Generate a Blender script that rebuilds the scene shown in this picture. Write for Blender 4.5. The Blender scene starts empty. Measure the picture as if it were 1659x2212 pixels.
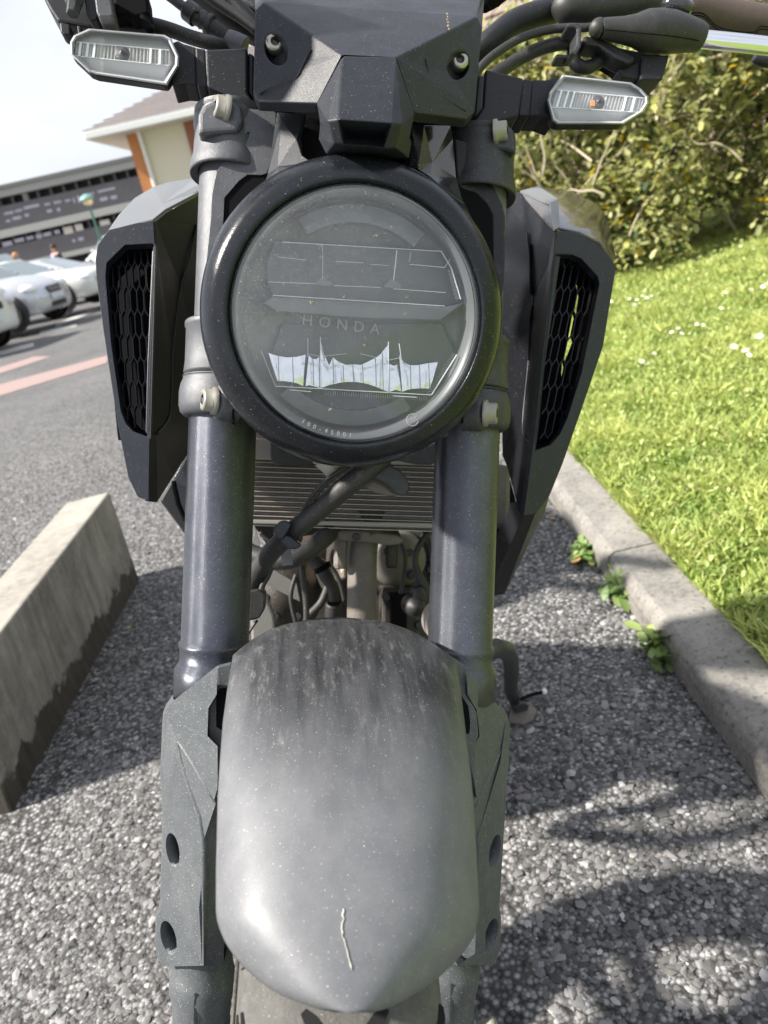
import bpy, bmesh, math, random
import numpy as np
from math import sin, cos, pi, radians, sqrt, atan2
from mathutils import Vector, Matrix, noise
from mathutils.geometry import tessellate_polygon
random.seed(7); RN = np.random.RandomState(7)
SC = bpy.context.scene
COL = SC.collection
# ------------------------------------------------------------------ camera
FPX, CU, CV, CAMH = 1600., 829.5, 1106., .95
def _basis(phi=12.5, vp=(722, 435)):
    a = (vp[0]-CU)/FPX; b = -(vp[1]-CV)/FPX
    d = np.array([a, b, 1.]); d /= np.linalg.norm(d)
    ph = radians(phi); s = -(-sin(ph)*a+cos(ph)*b)
    w = np.array([-sin(ph), cos(ph), s]); w /= np.linalg.norm(w)
    X = np.cross(w, d)
    if X[0] < 0: X = -X
    return X, d, w
BX, BY, BZ = _basis()
RIGHT = Vector((BX[0], BY[0], BZ[0])); UP = Vector((BX[1], BY[1], BZ[1])); FWD = Vector((BX[2], BY[2], BZ[2]))
CAM = Vector((0, 0, CAMH))
cd = bpy.data.cameras.new('camera'); cam = bpy.data.objects.new('camera', cd); COL.objects.link(cam)
M = Matrix((RIGHT, UP, -FWD)).transposed().to_4x4(); M.translation = CAM
cam.matrix_world = M
cd.sensor_width = 36; cd.sensor_fit = 'AUTO'; cd.lens = FPX/2212*36
cd.clip_start = .02; cd.clip_end = 600
cd.dof.use_dof = True; cd.dof.focus_distance = .56; cd.dof.aperture_fstop = 9.5
SC.camera = cam
# ------------------------------------------------------------------ light and exposure
SUN_EL, SUN_AZ = 44., 9.      # travels towards +X, slightly towards +Y
sdir = Vector((cos(radians(SUN_AZ))*cos(radians(SUN_EL)), sin(radians(SUN_AZ))*cos(radians(SUN_EL)), -sin(radians(SUN_EL))))
sl = bpy.data.lights.new('sun', 'SUN'); sl.energy = 4.2; sl.angle = radians(2.4); sl.color = (1, .945, .86)
so = bpy.data.objects.new('sun', sl); COL.objects.link(so); so.location = (-4, -1, 4)
so.rotation_euler = sdir.to_track_quat('-Z', 'Y').to_euler()
W = bpy.data.worlds.new('World'); SC.world = W; W.use_nodes = True
wn = W.node_tree.nodes; wl = W.node_tree.links; wn.clear()
sky = wn.new('ShaderNodeTexSky'); sky.sky_type = 'NISHITA'; sky.sun_disc = False
sky.sun_elevation = radians(SUN_EL); sky.sun_rotation = atan2(-sdir.x, -sdir.y)
bg1 = wn.new('ShaderNodeBackground'); bg1.inputs[1].default_value = .12
wl.new(sky.outputs[0], bg1.inputs[0])
bg2 = wn.new('ShaderNodeBackground'); bg2.inputs[1].default_value = .46
tc = wn.new('ShaderNodeTexCoord'); mp = wn.new('ShaderNodeMapping'); mp.inputs['Scale'].default_value = (1, 1, 2.6)
wl.new(tc.outputs['Generated'], mp.inputs[0])
n1 = wn.new('ShaderNodeTexNoise'); n1.inputs['Scale'].default_value = 2.2; n1.inputs['Detail'].default_value = 6
wl.new(mp.outputs[0], n1.inputs[0])
cr = wn.new('ShaderNodeValToRGB'); cr.color_ramp.elements[0].position = .3; cr.color_ramp.elements[0].color = (.66, .70, .79, 1)
cr.color_ramp.elements[1].position = .62; cr.color_ramp.elements[1].color = (.87, .91, 1.0, 1)
wl.new(n1.outputs[0], cr.inputs[0]); wl.new(cr.outputs[0], bg2.inputs[0])
cr2 = wn.new('ShaderNodeValToRGB'); cr2.color_ramp.elements[0].position = .36; cr2.color_ramp.elements[1].position = .5
cr2.color_ramp.elements[0].color = (.78, .78, .78, 1)
wl.new(n1.outputs[0], cr2.inputs[0])
mx = wn.new('ShaderNodeMixShader'); wl.new(cr2.outputs[0], mx.inputs[0]); wl.new(bg1.outputs[0], mx.inputs[1]); wl.new(bg2.outputs[0], mx.inputs[2])
wo = wn.new('ShaderNodeOutputWorld'); wl.new(mx.outputs[0], wo.inputs[0])
SC.view_settings.view_transform = 'Standard'; SC.view_settings.look = 'None'; SC.view_settings.gamma = 1
SC.view_settings.exposure = 1.32
SC.render.engine = 'CYCLES'

# ------------------------------------------------------------------ projection helpers (units: 1659x2212 picture)
def ray(u, v): return RIGHT*((u-CU)/FPX) + UP*(-(v-CV)/FPX) + FWD
def at_depth(u, v, d): return CAM + ray(u, v)*d
def at_y(u, v, y): r = ray(u, v); return CAM + r*(y/r.y)
def smooth(a, b, t):
    t = min(1, max(0, (t-a)/(b-a))); return t*t*(3-2*t)
def terrain(x, y): return -.28*smooth(2.5, 12, sqrt(max(0, y)**2+min(0, x)**2*.3))
def on_ground(u, v, dz=0):
    r = ray(u, v); z = 0
    for _ in range(12):
        t = (z+dz-CAMH)/r.z; p = CAM+r*t; z = terrain(p.x, p.y)
    return p
KX0, KX1, KZ = .455, .585, .075          # kerb faces and height
BANK = .13
def bank_z(x, y): return KZ-.005 + BANK*max(0, x-KX1) + .03*noise.noise(Vector((x*.9, y*.9, 3)))*min(1, max(0, x-KX1))
def on_bank(u, v):
    r = ray(u, v); t = (KZ-BANK*KX1-CAMH)/(r.z-BANK*r.x); return CAM+r*t
# fork frame
Xc = Vector((1, -.036, .115)).normalized(); Zc = Vector((.036, 1, 0)); Zc = (Zc-Xc*Zc.dot(Xc)).normalized()
def c2w(c): return RIGHT*c.x+UP*c.y+FWD*c.z
FX, FZ = c2w(Xc), c2w(Zc); FY = FZ.cross(FX).normalized()
FO = at_depth(748, 1000, .605)
RF = Matrix((FX, FY, FZ))                # world -> fork rotation
def w2f(p): return RF @ (Vector(p)-FO)
C0 = w2f(CAM)
def fray(u, v): return RF @ ray(u, v)
def Q(u, v, y):
    r = fray(u, v); return C0 + r*((y-C0.y)/r.y)
def QP(u, v, o, n):
    r = fray(u, v); return C0 + r*((o-C0).dot(n)/r.dot(n))

# ------------------------------------------------------------------ mesh helpers
def fast_mesh(name, V, F, colors=None):
    me = bpy.data.meshes.new(name); V = np.asarray(V, dtype=np.float32); F = np.asarray(F, dtype=np.int32)
    k = F.shape[1]; me.vertices.add(len(V)); me.vertices.foreach_set('co', V.ravel())
    me.loops.add(F.size); me.loops.foreach_set('vertex_index', F.ravel())
    me.polygons.add(len(F)); me.polygons.foreach_set('loop_start', np.arange(0, F.size, k, dtype=np.int32))
    me.polygons.foreach_set('loop_total', np.full(len(F), k, dtype=np.int32))
    me.update(calc_edges=True)
    if colors is not None:
        a = me.color_attributes.new('tint', 'FLOAT_COLOR', 'POINT')
        c = np.ones((len(V), 4), dtype=np.float32); c[:, :3] = colors; a.data.foreach_set('color', c.ravel())
    return me
class MB:
    def __init__(s): s.v = []; s.f = []; s.sm = []
    def add(s, vs, fs, sm=False):
        o = len(s.v); s.v += [Vector(p) for p in vs]; s.f += [tuple(i+o for i in f) for f in fs]; s.sm += [sm]*len(fs); return s
    def box(s, c, sz, ax=None):
        c = Vector(c); ax = ax or (Vector((1, 0, 0)), Vector((0, 1, 0)), Vector((0, 0, 1)))
        vs = [c+ax[0]*(i*sz[0]/2)+ax[1]*(j*sz[1]/2)+ax[2]*(k*sz[2]/2) for i in (-1, 1) for j in (-1, 1) for k in (-1, 1)]
        return s.add(vs, [(0, 1, 3, 2), (4, 6, 7, 5), (0, 4, 5, 1), (2, 3, 7, 6), (0, 2, 6, 4), (1, 5, 7, 3)])
    def bar(s, a, b, w, d, nrm=(0, 1, 0)):
        a = Vector(a); b = Vector(b); t = b-a; L = t.length
        if L < 1e-9: return s
        t /= L; n = Vector(nrm); n = (n-t*n.dot(t)).normalized(); q = t.cross(n)
        return s.box((a+b)/2, (L, w, d), (t, q, n))
    def lathe(s, c, ax, prof, n=40, ref=None, a0=0, a1=2*pi, cap0=False, cap1=False, sm=True):
        c = Vector(c); ax = Vector(ax).normalized(); ref = Vector(ref or ((0, 0, 1) if abs(ax.z) < .9 else (1, 0, 0)))
        e1 = (ref-ax*ref.dot(ax)).normalized(); e2 = ax.cross(e1); full = abs(a1-a0-2*pi) < 1e-6
        m = n if full else n+1; vs = []
        for r, h in prof:
            for i in range(m):
                t = a0+(a1-a0)*i/n; vs.append(c+ax*h+(e1*cos(t)+e2*sin(t))*r)
        fs = []
        for j in range(len(prof)-1):
            for i in range(n):
                k = (i+1) % m; fs.append((j*m+i, j*m+k, (j+1)*m+k, (j+1)*m+i))
        s.add(vs, fs, sm)
        if cap0: s.add([vs[i] for i in range(m)], [tuple(range(m))[::-1]])
        if cap1: s.add([vs[(len(prof)-1)*m+i] for i in range(m)], [tuple(range(m))])
        return s
    def tube(s, pts, r, n=14, sub=6, cap=True, flat=None):
        pts = [Vector(p) for p in pts]; R = r if isinstance(r, (list, tuple)) else [r]*len(pts)
        P = []; RR = []
        for i in range(len(pts)-1):
            p0 = pts[max(0, i-1)]; p1 = pts[i]; p2 = pts[i+1]; p3 = pts[min(len(pts)-1, i+2)]
            for k in range(sub):
                t = k/sub; P.append(.5*((2*p1)+(p2-p0)*t+(2*p0-5*p1+4*p2-p3)*t*t+(3*p1-p0-3*p2+p3)*t**3)); RR.append(R[i]+(R[i+1]-R[i])*t)
        P.append(pts[-1]); RR.append(R[-1]); vs = []; e = None
        for i, p in enumerate(P):
            t = (P[min(i+1, len(P)-1)]-P[max(i-1, 0)]).normalized()
            if e is None: e = t.orthogonal().normalized()
            e = (e-t*e.dot(t)).normalized(); q = t.cross(e)
            for k in range(n):
                a = 2*pi*k/n; vs.append(p+(e*cos(a)+q*sin(a))*RR[i])
        fs = [(j*n+i, j*n+(i+1) % n, (j+1)*n+(i+1) % n, (j+1)*n+i) for j in range(len(P)-1) for i in range(n)]
        s.add(vs, fs, True)
        if cap: s.add([vs[i] for i in range(n)], [tuple(range(n))[::-1]]); s.add([vs[-n+i] for i in range(n)], [tuple(range(n))])
        return s
    def grid(s, rows, sm=True, close=False):
        m = len(rows[0]); vs = [p for r in rows for p in r]; fs = []
        for j in range(len(rows)-1):
            for i in range(m if close else m-1):
                k = (i+1) % m; fs.append((j*m+i, j*m+k, (j+1)*m+k, (j+1)*m+i))
        return s.add(vs, fs, sm)
    def prism(s, outer, back, holes=(), sm=False):
        """outer / holes: lists of 3-D points; back: offset vector"""
        loops = [list(map(Vector, outer))]+[list(map(Vector, h)) for h in holes]
        allp = [p for l in loops for p in l]; tr = tessellate_polygon(loops); n = len(allp); B = Vector(back)
        fs = [tuple(t) for t in tr]+[tuple(i+n for i in t[::-1]) for t in tr]; o = 0
        if len(loops) == 1: fs = [tuple(range(n)), tuple(range(2*n-1, n-1, -1))] if _planar(loops[0]) else fs
        for l in loops:
            m = len(l)
            for i in range(m): a, b = o+i, o+(i+1) % m; fs.append((a, b, b+n, a+n))
            o += m
        return s.add(allp+[p+B for p in allp], fs, sm)
def _planar(l):
    c = sum(l, Vector())/len(l); n = Vector()
    for i in range(len(l)): n += (l[i]-c).cross(l[(i+1) % len(l)]-c)
    if n.length < 1e-12: return False
    n.normalize(); return max(abs((p-c).dot(n)) for p in l) < 1e-4

def link(name, me, m=None, parent=None, loc=None):
    o = bpy.data.objects.new(name, me); COL.objects.link(o)
    if m is not None: me.materials.append(m)
    if parent is not None: o.parent = parent
    if loc is not None: o.location = loc
    return o
def build(name, mb, m, parent=None, loc=None, bevel=0, solid=0, recalc=True, face=None, sub=0, seg=2, weld=True):
    me = bpy.data.meshes.new(name); me.from_pydata([tuple(p) for p in mb.v], [], mb.f)
    me.polygons.foreach_set('use_smooth', mb.sm)
    bm = bmesh.new(); bm.from_mesh(me)
    if weld: bmesh.ops.remove_doubles(bm, verts=bm.verts, dist=1e-6)
    if recalc: bmesh.ops.recalc_face_normals(bm, faces=bm.faces)
    if face is not None:
        f = Vector(face); tot = sum(fa.normal.dot(f)*fa.calc_area() for fa in bm.faces)
        if tot < 0: bmesh.ops.reverse_faces(bm, faces=bm.faces)
    bm.to_mesh(me); bm.free()
    o = link(name, me, m, parent, loc)
    if solid: md = o.modifiers.new('t', 'SOLIDIFY'); md.thickness = solid; md.offset = -1
    if bevel: md = o.modifiers.new('b', 'BEVEL'); md.width = bevel; md.segments = seg; md.limit_method = 'ANGLE'; md.angle_limit = radians(28); md.harden_normals = False
    if sub: md = o.modifiers.new('s', 'SUBSURF'); md.levels = sub; md.render_levels = sub
    return o
def tag(o, label, cat=None, group=None, kind=None):
    if label: o['label'] = label
    if cat: o['category'] = cat
    if group: o['group'] = group
    if kind: o['kind'] = kind
    return o
def thing(name, label, cat, loc=(0, 0, 0), rz=0, group=None):
    o = bpy.data.objects.new(name, None); COL.objects.link(o); o.empty_display_size = .05
    o.location = loc; o.rotation_euler = (0, 0, rz); return tag(o, label, cat, group)
def copy_tree(o, parent=None):
    c = o.copy(); COL.objects.link(c); c.parent = parent
    for ch in list(o.children): copy_tree(ch, c)
    return c

# ------------------------------------------------------------------ materials
def mat(name, col, rough=.5, metal=0, dust=None, dcol=(.3, .3, .3), dscale=6, speck=0, scol=(.6, .58, .52), bump=0, bscale=300,
        coat=0, rings=0, streak=0, attr=None, rvar=0, spec=.5, trans=0, objvar=0, sp_scale=1150, sheen=0):
    m = bpy.data.materials.new(name); m.use_nodes = True; nt = m.node_tree; N = nt.nodes; L = nt.links
    b = N['Principled BSDF']; b.inputs['Roughness'].default_value = rough; b.inputs['Metallic'].default_value = metal
    b.inputs['Specular IOR Level'].default_value = spec
    if coat: b.inputs['Coat Weight'].default_value = coat; b.inputs['Coat Roughness'].default_value = .08
    if trans: b.inputs['Transmission Weight'].default_value = trans
    tcn = N.new('ShaderNodeTexCoord'); cur = None
    rgb = N.new('ShaderNodeRGB'); rgb.outputs[0].default_value = (*col, 1); cur = rgb.outputs[0]
    if attr:
        a = N.new('ShaderNodeAttribute'); a.attribute_name = attr; cur = a.outputs['Color']
    def mix(fac, c2, facv=None):
        nonlocal cur
        x = N.new('ShaderNodeMix'); x.data_type = 'RGBA'; L.new(cur, x.inputs[6])
        if isinstance(c2, tuple): x.inputs[7].default_value = (*c2, 1)
        else: L.new(c2, x.inputs[7])
        L.new(fac, x.inputs[0]) if fac is not None else None
        cur = x.outputs[2]
    def noisetex(scale, detail=4, rough_=.6, lo=.4, hi=.6, amp=1, mapping=None, lo_v=0):
        n = N.new('ShaderNodeTexNoise'); n.inputs['Scale'].default_value = scale; n.inputs['Detail'].default_value = detail; n.inputs['Roughness'].default_value = rough_
        if mapping:
            mpn = N.new('ShaderNodeMapping'); mpn.inputs['Scale'].default_value = mapping; L.new(tcn.outputs['Object'], mpn.inputs[0]); L.new(mpn.outputs[0], n.inputs[0])
        else: L.new(tcn.outputs['Object'], n.inputs[0])
        r = N.new('ShaderNodeMapRange'); r.inputs[1].default_value = lo; r.inputs[2].default_value = hi; r.inputs[3].default_value = lo_v; r.inputs[4].default_value = amp
        L.new(n.outputs[0], r.inputs[0]); return r.outputs[0]
    if dust:
        f = noisetex(dscale, 8, .7, .3, .72, dust); mix(f, dcol)
        f = noisetex(dscale*9, 6, .75, .42, .75, dust*.8); mix(f, dcol)
    if streak:  # drip streaks, plus a dark reflection painted over the whole top
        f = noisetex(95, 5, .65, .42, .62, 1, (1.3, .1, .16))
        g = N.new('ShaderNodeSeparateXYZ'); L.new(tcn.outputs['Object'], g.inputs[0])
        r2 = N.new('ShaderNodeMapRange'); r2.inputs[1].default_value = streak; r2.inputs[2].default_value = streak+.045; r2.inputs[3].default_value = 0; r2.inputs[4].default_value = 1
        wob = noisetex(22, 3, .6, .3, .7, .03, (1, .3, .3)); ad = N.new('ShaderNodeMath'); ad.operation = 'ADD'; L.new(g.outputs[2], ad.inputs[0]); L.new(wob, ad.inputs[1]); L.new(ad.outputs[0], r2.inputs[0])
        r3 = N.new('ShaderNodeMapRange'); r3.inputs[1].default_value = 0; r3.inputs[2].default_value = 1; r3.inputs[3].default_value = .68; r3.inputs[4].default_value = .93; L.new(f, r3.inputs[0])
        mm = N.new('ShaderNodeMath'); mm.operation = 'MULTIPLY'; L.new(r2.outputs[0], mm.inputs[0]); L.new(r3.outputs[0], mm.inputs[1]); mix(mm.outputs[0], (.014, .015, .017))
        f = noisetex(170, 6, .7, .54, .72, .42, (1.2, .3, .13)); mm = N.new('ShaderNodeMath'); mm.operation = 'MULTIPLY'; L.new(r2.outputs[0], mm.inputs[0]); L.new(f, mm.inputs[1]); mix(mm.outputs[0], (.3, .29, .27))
    if speck:
        f = noisetex(sp_scale, 3, .5, .705-.05*speck, .75-.05*speck, .8); mix(f, scol)
        f = noisetex(sp_scale*.45, 3, .55, .74-.03*speck, .77-.03*speck, .7); mix(f, scol)
    if objvar:
        oi = N.new('ShaderNodeObjectInfo'); hs = N.new('ShaderNodeHueSaturation'); L.new(cur, hs.inputs['Color'])
        r = N.new('ShaderNodeMapRange'); r.inputs[3].default_value = 1-objvar; r.inputs[4].default_value = 1+objvar; L.new(oi.outputs['Random'], r.inputs[0]); L.new(r.outputs[0], hs.inputs['Value']); cur = hs.outputs[0]
    L.new(cur, b.inputs['Base Color'])
    if rvar: L.new(noisetex(30, 5, .6, .3, .7, rough+rvar, None, rough-rvar*.5), b.inputs['Roughness'])
    if bump or rings:
        bp = N.new('ShaderNodeBump'); bp.inputs['Strength'].default_value = bump or .3; bp.inputs['Distance'].default_value = .001
        if rings:
            w = N.new('ShaderNodeTexWave'); w.bands_direction = 'Z'; w.inputs['Scale'].default_value = rings; w.inputs['Distortion'].default_value = 0; L.new(tcn.outputs['Object'], w.inputs[0]); L.new(w.outputs[0], bp.inputs['Height']); bp.inputs['Strength'].default_value = .25
        else:
            n = N.new('ShaderNodeTexNoise'); n.inputs['Scale'].default_value = bscale; n.inputs['Detail'].default_value = 4; L.new(tcn.outputs['Object'], n.inputs[0]); L.new(n.outputs[0], bp.inputs['Height'])
        L.new(bp.outputs[0], b.inputs['Normal'])
    return m
MP = dict(
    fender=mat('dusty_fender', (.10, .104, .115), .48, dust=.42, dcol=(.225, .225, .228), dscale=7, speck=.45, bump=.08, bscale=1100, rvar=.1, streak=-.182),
    cowl=mat('cowl_plastic', (.011, .0125, .018), .42, dust=.25, dcol=(.05, .055, .068), dscale=14, speck=.25, spec=.38, bump=.3, bscale=1600, rvar=.08),
    black=mat('black_plastic', (.009, .0098, .0125), .45, dust=.25, dcol=(.03, .031, .036), dscale=12, speck=.08, spec=.38, bump=.25, bscale=1500, rvar=.08),
    gloss=mat('gloss_black', (.012, .012, .014), .14, dust=.3, dcol=(.06, .06, .06), dscale=10, speck=.3, coat=.5, rvar=.05),
    ring=mat('headlight_rim', (.006, .007, .010), .2, dust=.25, dcol=(.03, .034, .04), dscale=10, speck=.08, rvar=.12, bump=.1, bscale=900, spec=.35),
    dark=mat('deep_black', (.005, .005, .006), .8, spec=.1),
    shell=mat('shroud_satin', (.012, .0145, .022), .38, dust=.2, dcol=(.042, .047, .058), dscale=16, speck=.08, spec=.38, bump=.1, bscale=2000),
    shelltop=mat('sunlit_shell_satin', (.13, .135, .14), .3, dust=.3, dcol=(.2, .2, .2), dscale=10, speck=.2, coat=.2),  # pale tone stands for direct sun on the shell
    innerp=mat('inner_panel', (.005, .0058, .009), .45, spec=.3, dust=.15, dcol=(.02, .02, .022), dscale=14, speck=.1),
    fork=mat('anodised_fork', (.075, .08, .10), .28, metal=.8, dust=.35, dcol=(.17, .175, .19), dscale=14, speck=.75, scol=(.55, .53, .48), rings=620, rvar=.05),
    cast=mat('cast_alloy', (.065, .069, .078), .45, metal=.25, dust=.45, dcol=(.2, .2, .21), dscale=12, speck=.25, bump=.4, bscale=1300),
    cast2=mat('cast_dark', (.028, .03, .036), .45, metal=.3, dust=.35, dcol=(.12, .12, .12), dscale=14, speck=.35, bump=.45, bscale=1200),
    cover=mat('fork_cover', (.055, .062, .069), .42, dust=.45, dcol=(.14, .148, .153), dscale=12, speck=.9, scol=(.6, .6, .55), bump=.35, bscale=1000, rvar=.1, sp_scale=1200),
    steel=mat('bolt_steel', (.42, .4, .36), .3, metal=.9, dust=.3, dcol=(.3, .28, .22), dscale=60, speck=.3),
    bolt=mat('bolt_zinc', (.3, .29, .25), .45, metal=.5, dust=.4, dcol=(.36, .34, .28), dscale=60),
    rubber=mat('rubber', (.018, .018, .018), .5, dust=.4, dcol=(.055, .053, .05), dscale=10, speck=.2, bump=.2, bscale=900),
    hose=mat('dusty_hose', (.018, .0175, .018), .55, dust=.45, dcol=(.06, .056, .054), dscale=9, speck=.4),
    tyre=mat('tyre_rubber', (.05, .049, .047), .8, dust=.7, dcol=(.17, .162, .15), dscale=10, speck=.3, bump=.4, bscale=500),
    groove=mat('tyre_groove', (.008, .008, .008), .9),
    radl=mat('radiator_tube', (.62, .54, .5), .4, metal=.3, dust=.5, dcol=(.3, .26, .22), dscale=40),
    radf=mat('radiator_fin', (.4, .37, .34), .55, metal=.3, dust=.4, dcol=(.1, .09, .08), dscale=60),
    radframe=mat('radiator_frame', (.3, .29, .27), .5, metal=.3, dust=.5, dcol=(.35, .31, .27), dscale=14, speck=.3),
    dirt=mat('dirty_metal', (.13, .12, .105), .65, metal=.2, dust=.7, dcol=(.22, .19, .16), dscale=12, speck=.4, bump=.3, bscale=400),
    engine=mat('engine_casting', (.028, .025, .022), .6, metal=.2, dust=.45, dcol=(.08, .068, .056), dscale=14, speck=.5, bump=.5, bscale=300),
    engalu=mat('engine_alloy', (.33, .32, .3), .4, metal=.6, dust=.6, dcol=(.3, .28, .25), dscale=18, speck=.4, bump=.3, bscale=400),
    chrome=mat('polished_alloy', (.8, .82, .84), .09, metal=1, rvar=.03, dust=.05, dcol=(.5, .5, .5)),
    grip=mat('grip_leather', (.07, .048, .036), .5, dust=.5, dcol=(.12, .085, .065), dscale=20, bump=.5, bscale=900),
    reflector=mat('reflector_chrome', (.93, .95, 1), .2, metal=.75, bump=.5, bscale=160),
    bowl=mat('lamp_bowl', (.16, .165, .18), .4, metal=.2, dust=.3, dcol=(.16, .16, .17), dscale=20),
    bowl2=mat('lamp_module', (.09, .095, .105), .35, dust=.25, dcol=(.12, .12, .13), dscale=20),
    guide=mat('light_guide', (.14, .15, .165), .3),
    lines=mat('lamp_edges', (.8, .84, .86), .25),
    amber=mat('amber_bulb', (.85, .3, .12), .3),
    silver=mat('signal_reflector', (.9, .9, .88), .22, metal=.12, bump=.15, bscale=90),
    glassrim=mat('signal_rim', (.45, .46, .49), .15, coat=.7),
    brownglass=mat('tank_gloss', (.045, .038, .036), .16, coat=.8, dust=.5, dcol=(.13, .11, .1), dscale=16, speck=.2, rvar=.08),
    dirtw=mat('bird_dropping', (.42, .41, .36), .9, bump=.6, bscale=700),
)
def clear_mat(name, base, dust_amt, dcol, sp=.4, rough=.05, dsc=14):
    m = bpy.data.materials.new(name); m.use_nodes = True; N = m.node_tree.nodes; L = m.node_tree.links; N.clear()
    out = N.new('ShaderNodeOutputMaterial'); t = N.new('ShaderNodeBsdfTransparent'); t.inputs[0].default_value = (*base, 1)
    g = N.new('ShaderNodeBsdfGlossy'); g.inputs[1].default_value = rough; lw = N.new('ShaderNodeLayerWeight'); lw.inputs[0].default_value = .5; pw = N.new('ShaderNodeMath'); pw.operation = 'POWER'; pw.inputs[1].default_value = 4.5; L.new(lw.outputs['Facing'], pw.inputs[0]); fr = N.new('ShaderNodeMath'); fr.operation = 'MULTIPLY_ADD'; fr.inputs[1].default_value = .8; fr.inputs[2].default_value = .045; L.new(pw.outputs[0], fr.inputs[0])
    m1 = N.new('ShaderNodeMixShader'); L.new(fr.outputs[0], m1.inputs[0]); L.new(t.outputs[0], m1.inputs[1]); L.new(g.outputs[0], m1.inputs[2])
    d = N.new('ShaderNodeBsdfDiffuse'); tcn = N.new('ShaderNodeTexCoord')
    n = N.new('ShaderNodeTexNoise'); n.inputs['Scale'].default_value = dsc; n.inputs['Detail'].default_value = 9; n.inputs['Roughness'].default_value = .72; L.new(tcn.outputs['Object'], n.inputs[0])
    r = N.new('ShaderNodeMapRange'); r.inputs[1].default_value = .3; r.inputs[2].default_value = .7; r.inputs[3].default_value = dust_amt*.35; r.inputs[4].default_value = dust_amt; L.new(n.outputs[0], r.inputs[0])
    n2 = N.new('ShaderNodeTexNoise'); n2.inputs['Scale'].default_value = 1300; n2.inputs['Detail'].default_value = 3; L.new(tcn.outputs['Object'], n2.inputs[0])
    r2 = N.new('ShaderNodeMapRange'); r2.inputs[1].default_value = .62; r2.inputs[2].default_value = .74; r2.inputs[4].default_value = sp; L.new(n2.outputs[0], r2.inputs[0])
    a = N.new('ShaderNodeMath'); a.operation = 'ADD'; a.use_clamp = True; L.new(r.outputs[0], a.inputs[0]); L.new(r2.outputs[0], a.inputs[1])
    cm = N.new('ShaderNodeMix'); cm.data_type = 'RGBA'; cm.inputs[6].default_value = (*dcol, 1); cm.inputs[7].default_value = (.5, .48, .42, 1); L.new(r2.outputs[0], cm.inputs[0]); L.new(cm.outputs[2], d.inputs[0])
    m2 = N.new('ShaderNodeMixShader'); L.new(a.outputs[0], m2.inputs[0]); L.new(m1.outputs[0], m2.inputs[1]); L.new(d.outputs[0], m2.inputs[2]); L.new(m2.outputs[0], out.inputs[0])
    return m
MP['lens'] = clear_mat('dusty_lens', (.97, .98, .99), .135, (.58, .60, .64), sp=.45)
MP['siglens'] = clear_mat('signal_lens', (.97, .97, .98), .1, (.6, .6, .62), sp=.08)

# ================================================================== MOTORCYCLE
WZ = w2f(at_depth(748, 2290, .605)).z                       # front axle height in the fork frame
WR = .305
axle_w = FO + RF.transposed() @ Vector((0, 0, WZ))
down = Vector((0, 0, -1)); axl = FX; dperp = (down-axl*down.dot(axl)).normalized()
BASE_W = axle_w + dperp*(WR)
BASE_F = w2f(BASE_W)
print('axle z', axle_w.z, 'contact z', BASE_W.z)
BIKE = thing('motorcycle', 'black naked motorcycle seen head on, round dusty headlight, parked between kerb and concrete block', 'motorcycle')
BIKE.matrix_world = Matrix.Translation(BASE_W) @ RF.transposed().to_4x4()
def bp(name, mb, m, parent=None, label=None, **k):
    o = build(name, mb, MP[m] if isinstance(m, str) else m, parent or BIKE, (-BASE_F if parent is None else None), **k)
    if label: o['label'] = label
    return o
def part_empty_ok(o): return o
X1, Y1, Z1 = Vector((1, 0, 0)), Vector((0, 1, 0)), Vector((0, 0, 1))
def zv(v): return -(v-1000)*.605/FPX*1.0
def plane3(a, b, c):
    """linear y(u,v) through three (u,v,y)"""
    A = np.array([[a[0], a[1], 1], [b[0], b[1], 1], [c[0], c[1], 1]]); s = np.linalg.solve(A, np.array([a[2], b[2], c[2]]))
    return lambda u, v: s[0]*u+s[1]*v+s[2]
def pan(pts, y, th, holes=()):
    f = y if callable(y) else (lambda u, v: y)
    return MB().prism([Q(u, v, f(u, v)) for u, v in pts], (0, th, 0), [[Q(u, v, f(u, v)) for u, v in h] for h in holes])
def oval(c, rx, ry, tilt=0, n=20):
    t = radians(tilt); return [(c[0]+rx*cos(a)*cos(t)-ry*sin(a)*sin(t), c[1]+rx*cos(a)*sin(t)+ry*sin(a)*cos(t)) for a in [2*pi*i/n for i in range(n)]]
def T3(l): return [Q(*p) for p in l]
def interp(tab, v):
    if v <= tab[0][0]: return tab[0][1:]
    for a, b in zip(tab, tab[1:]):
        if v <= b[0]: t = (v-a[0])/(b[0]-a[0]); return tuple(a[i]+(b[i]-a[i])*t for i in range(1, len(a)))
    return tab[-1][1:]

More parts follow.
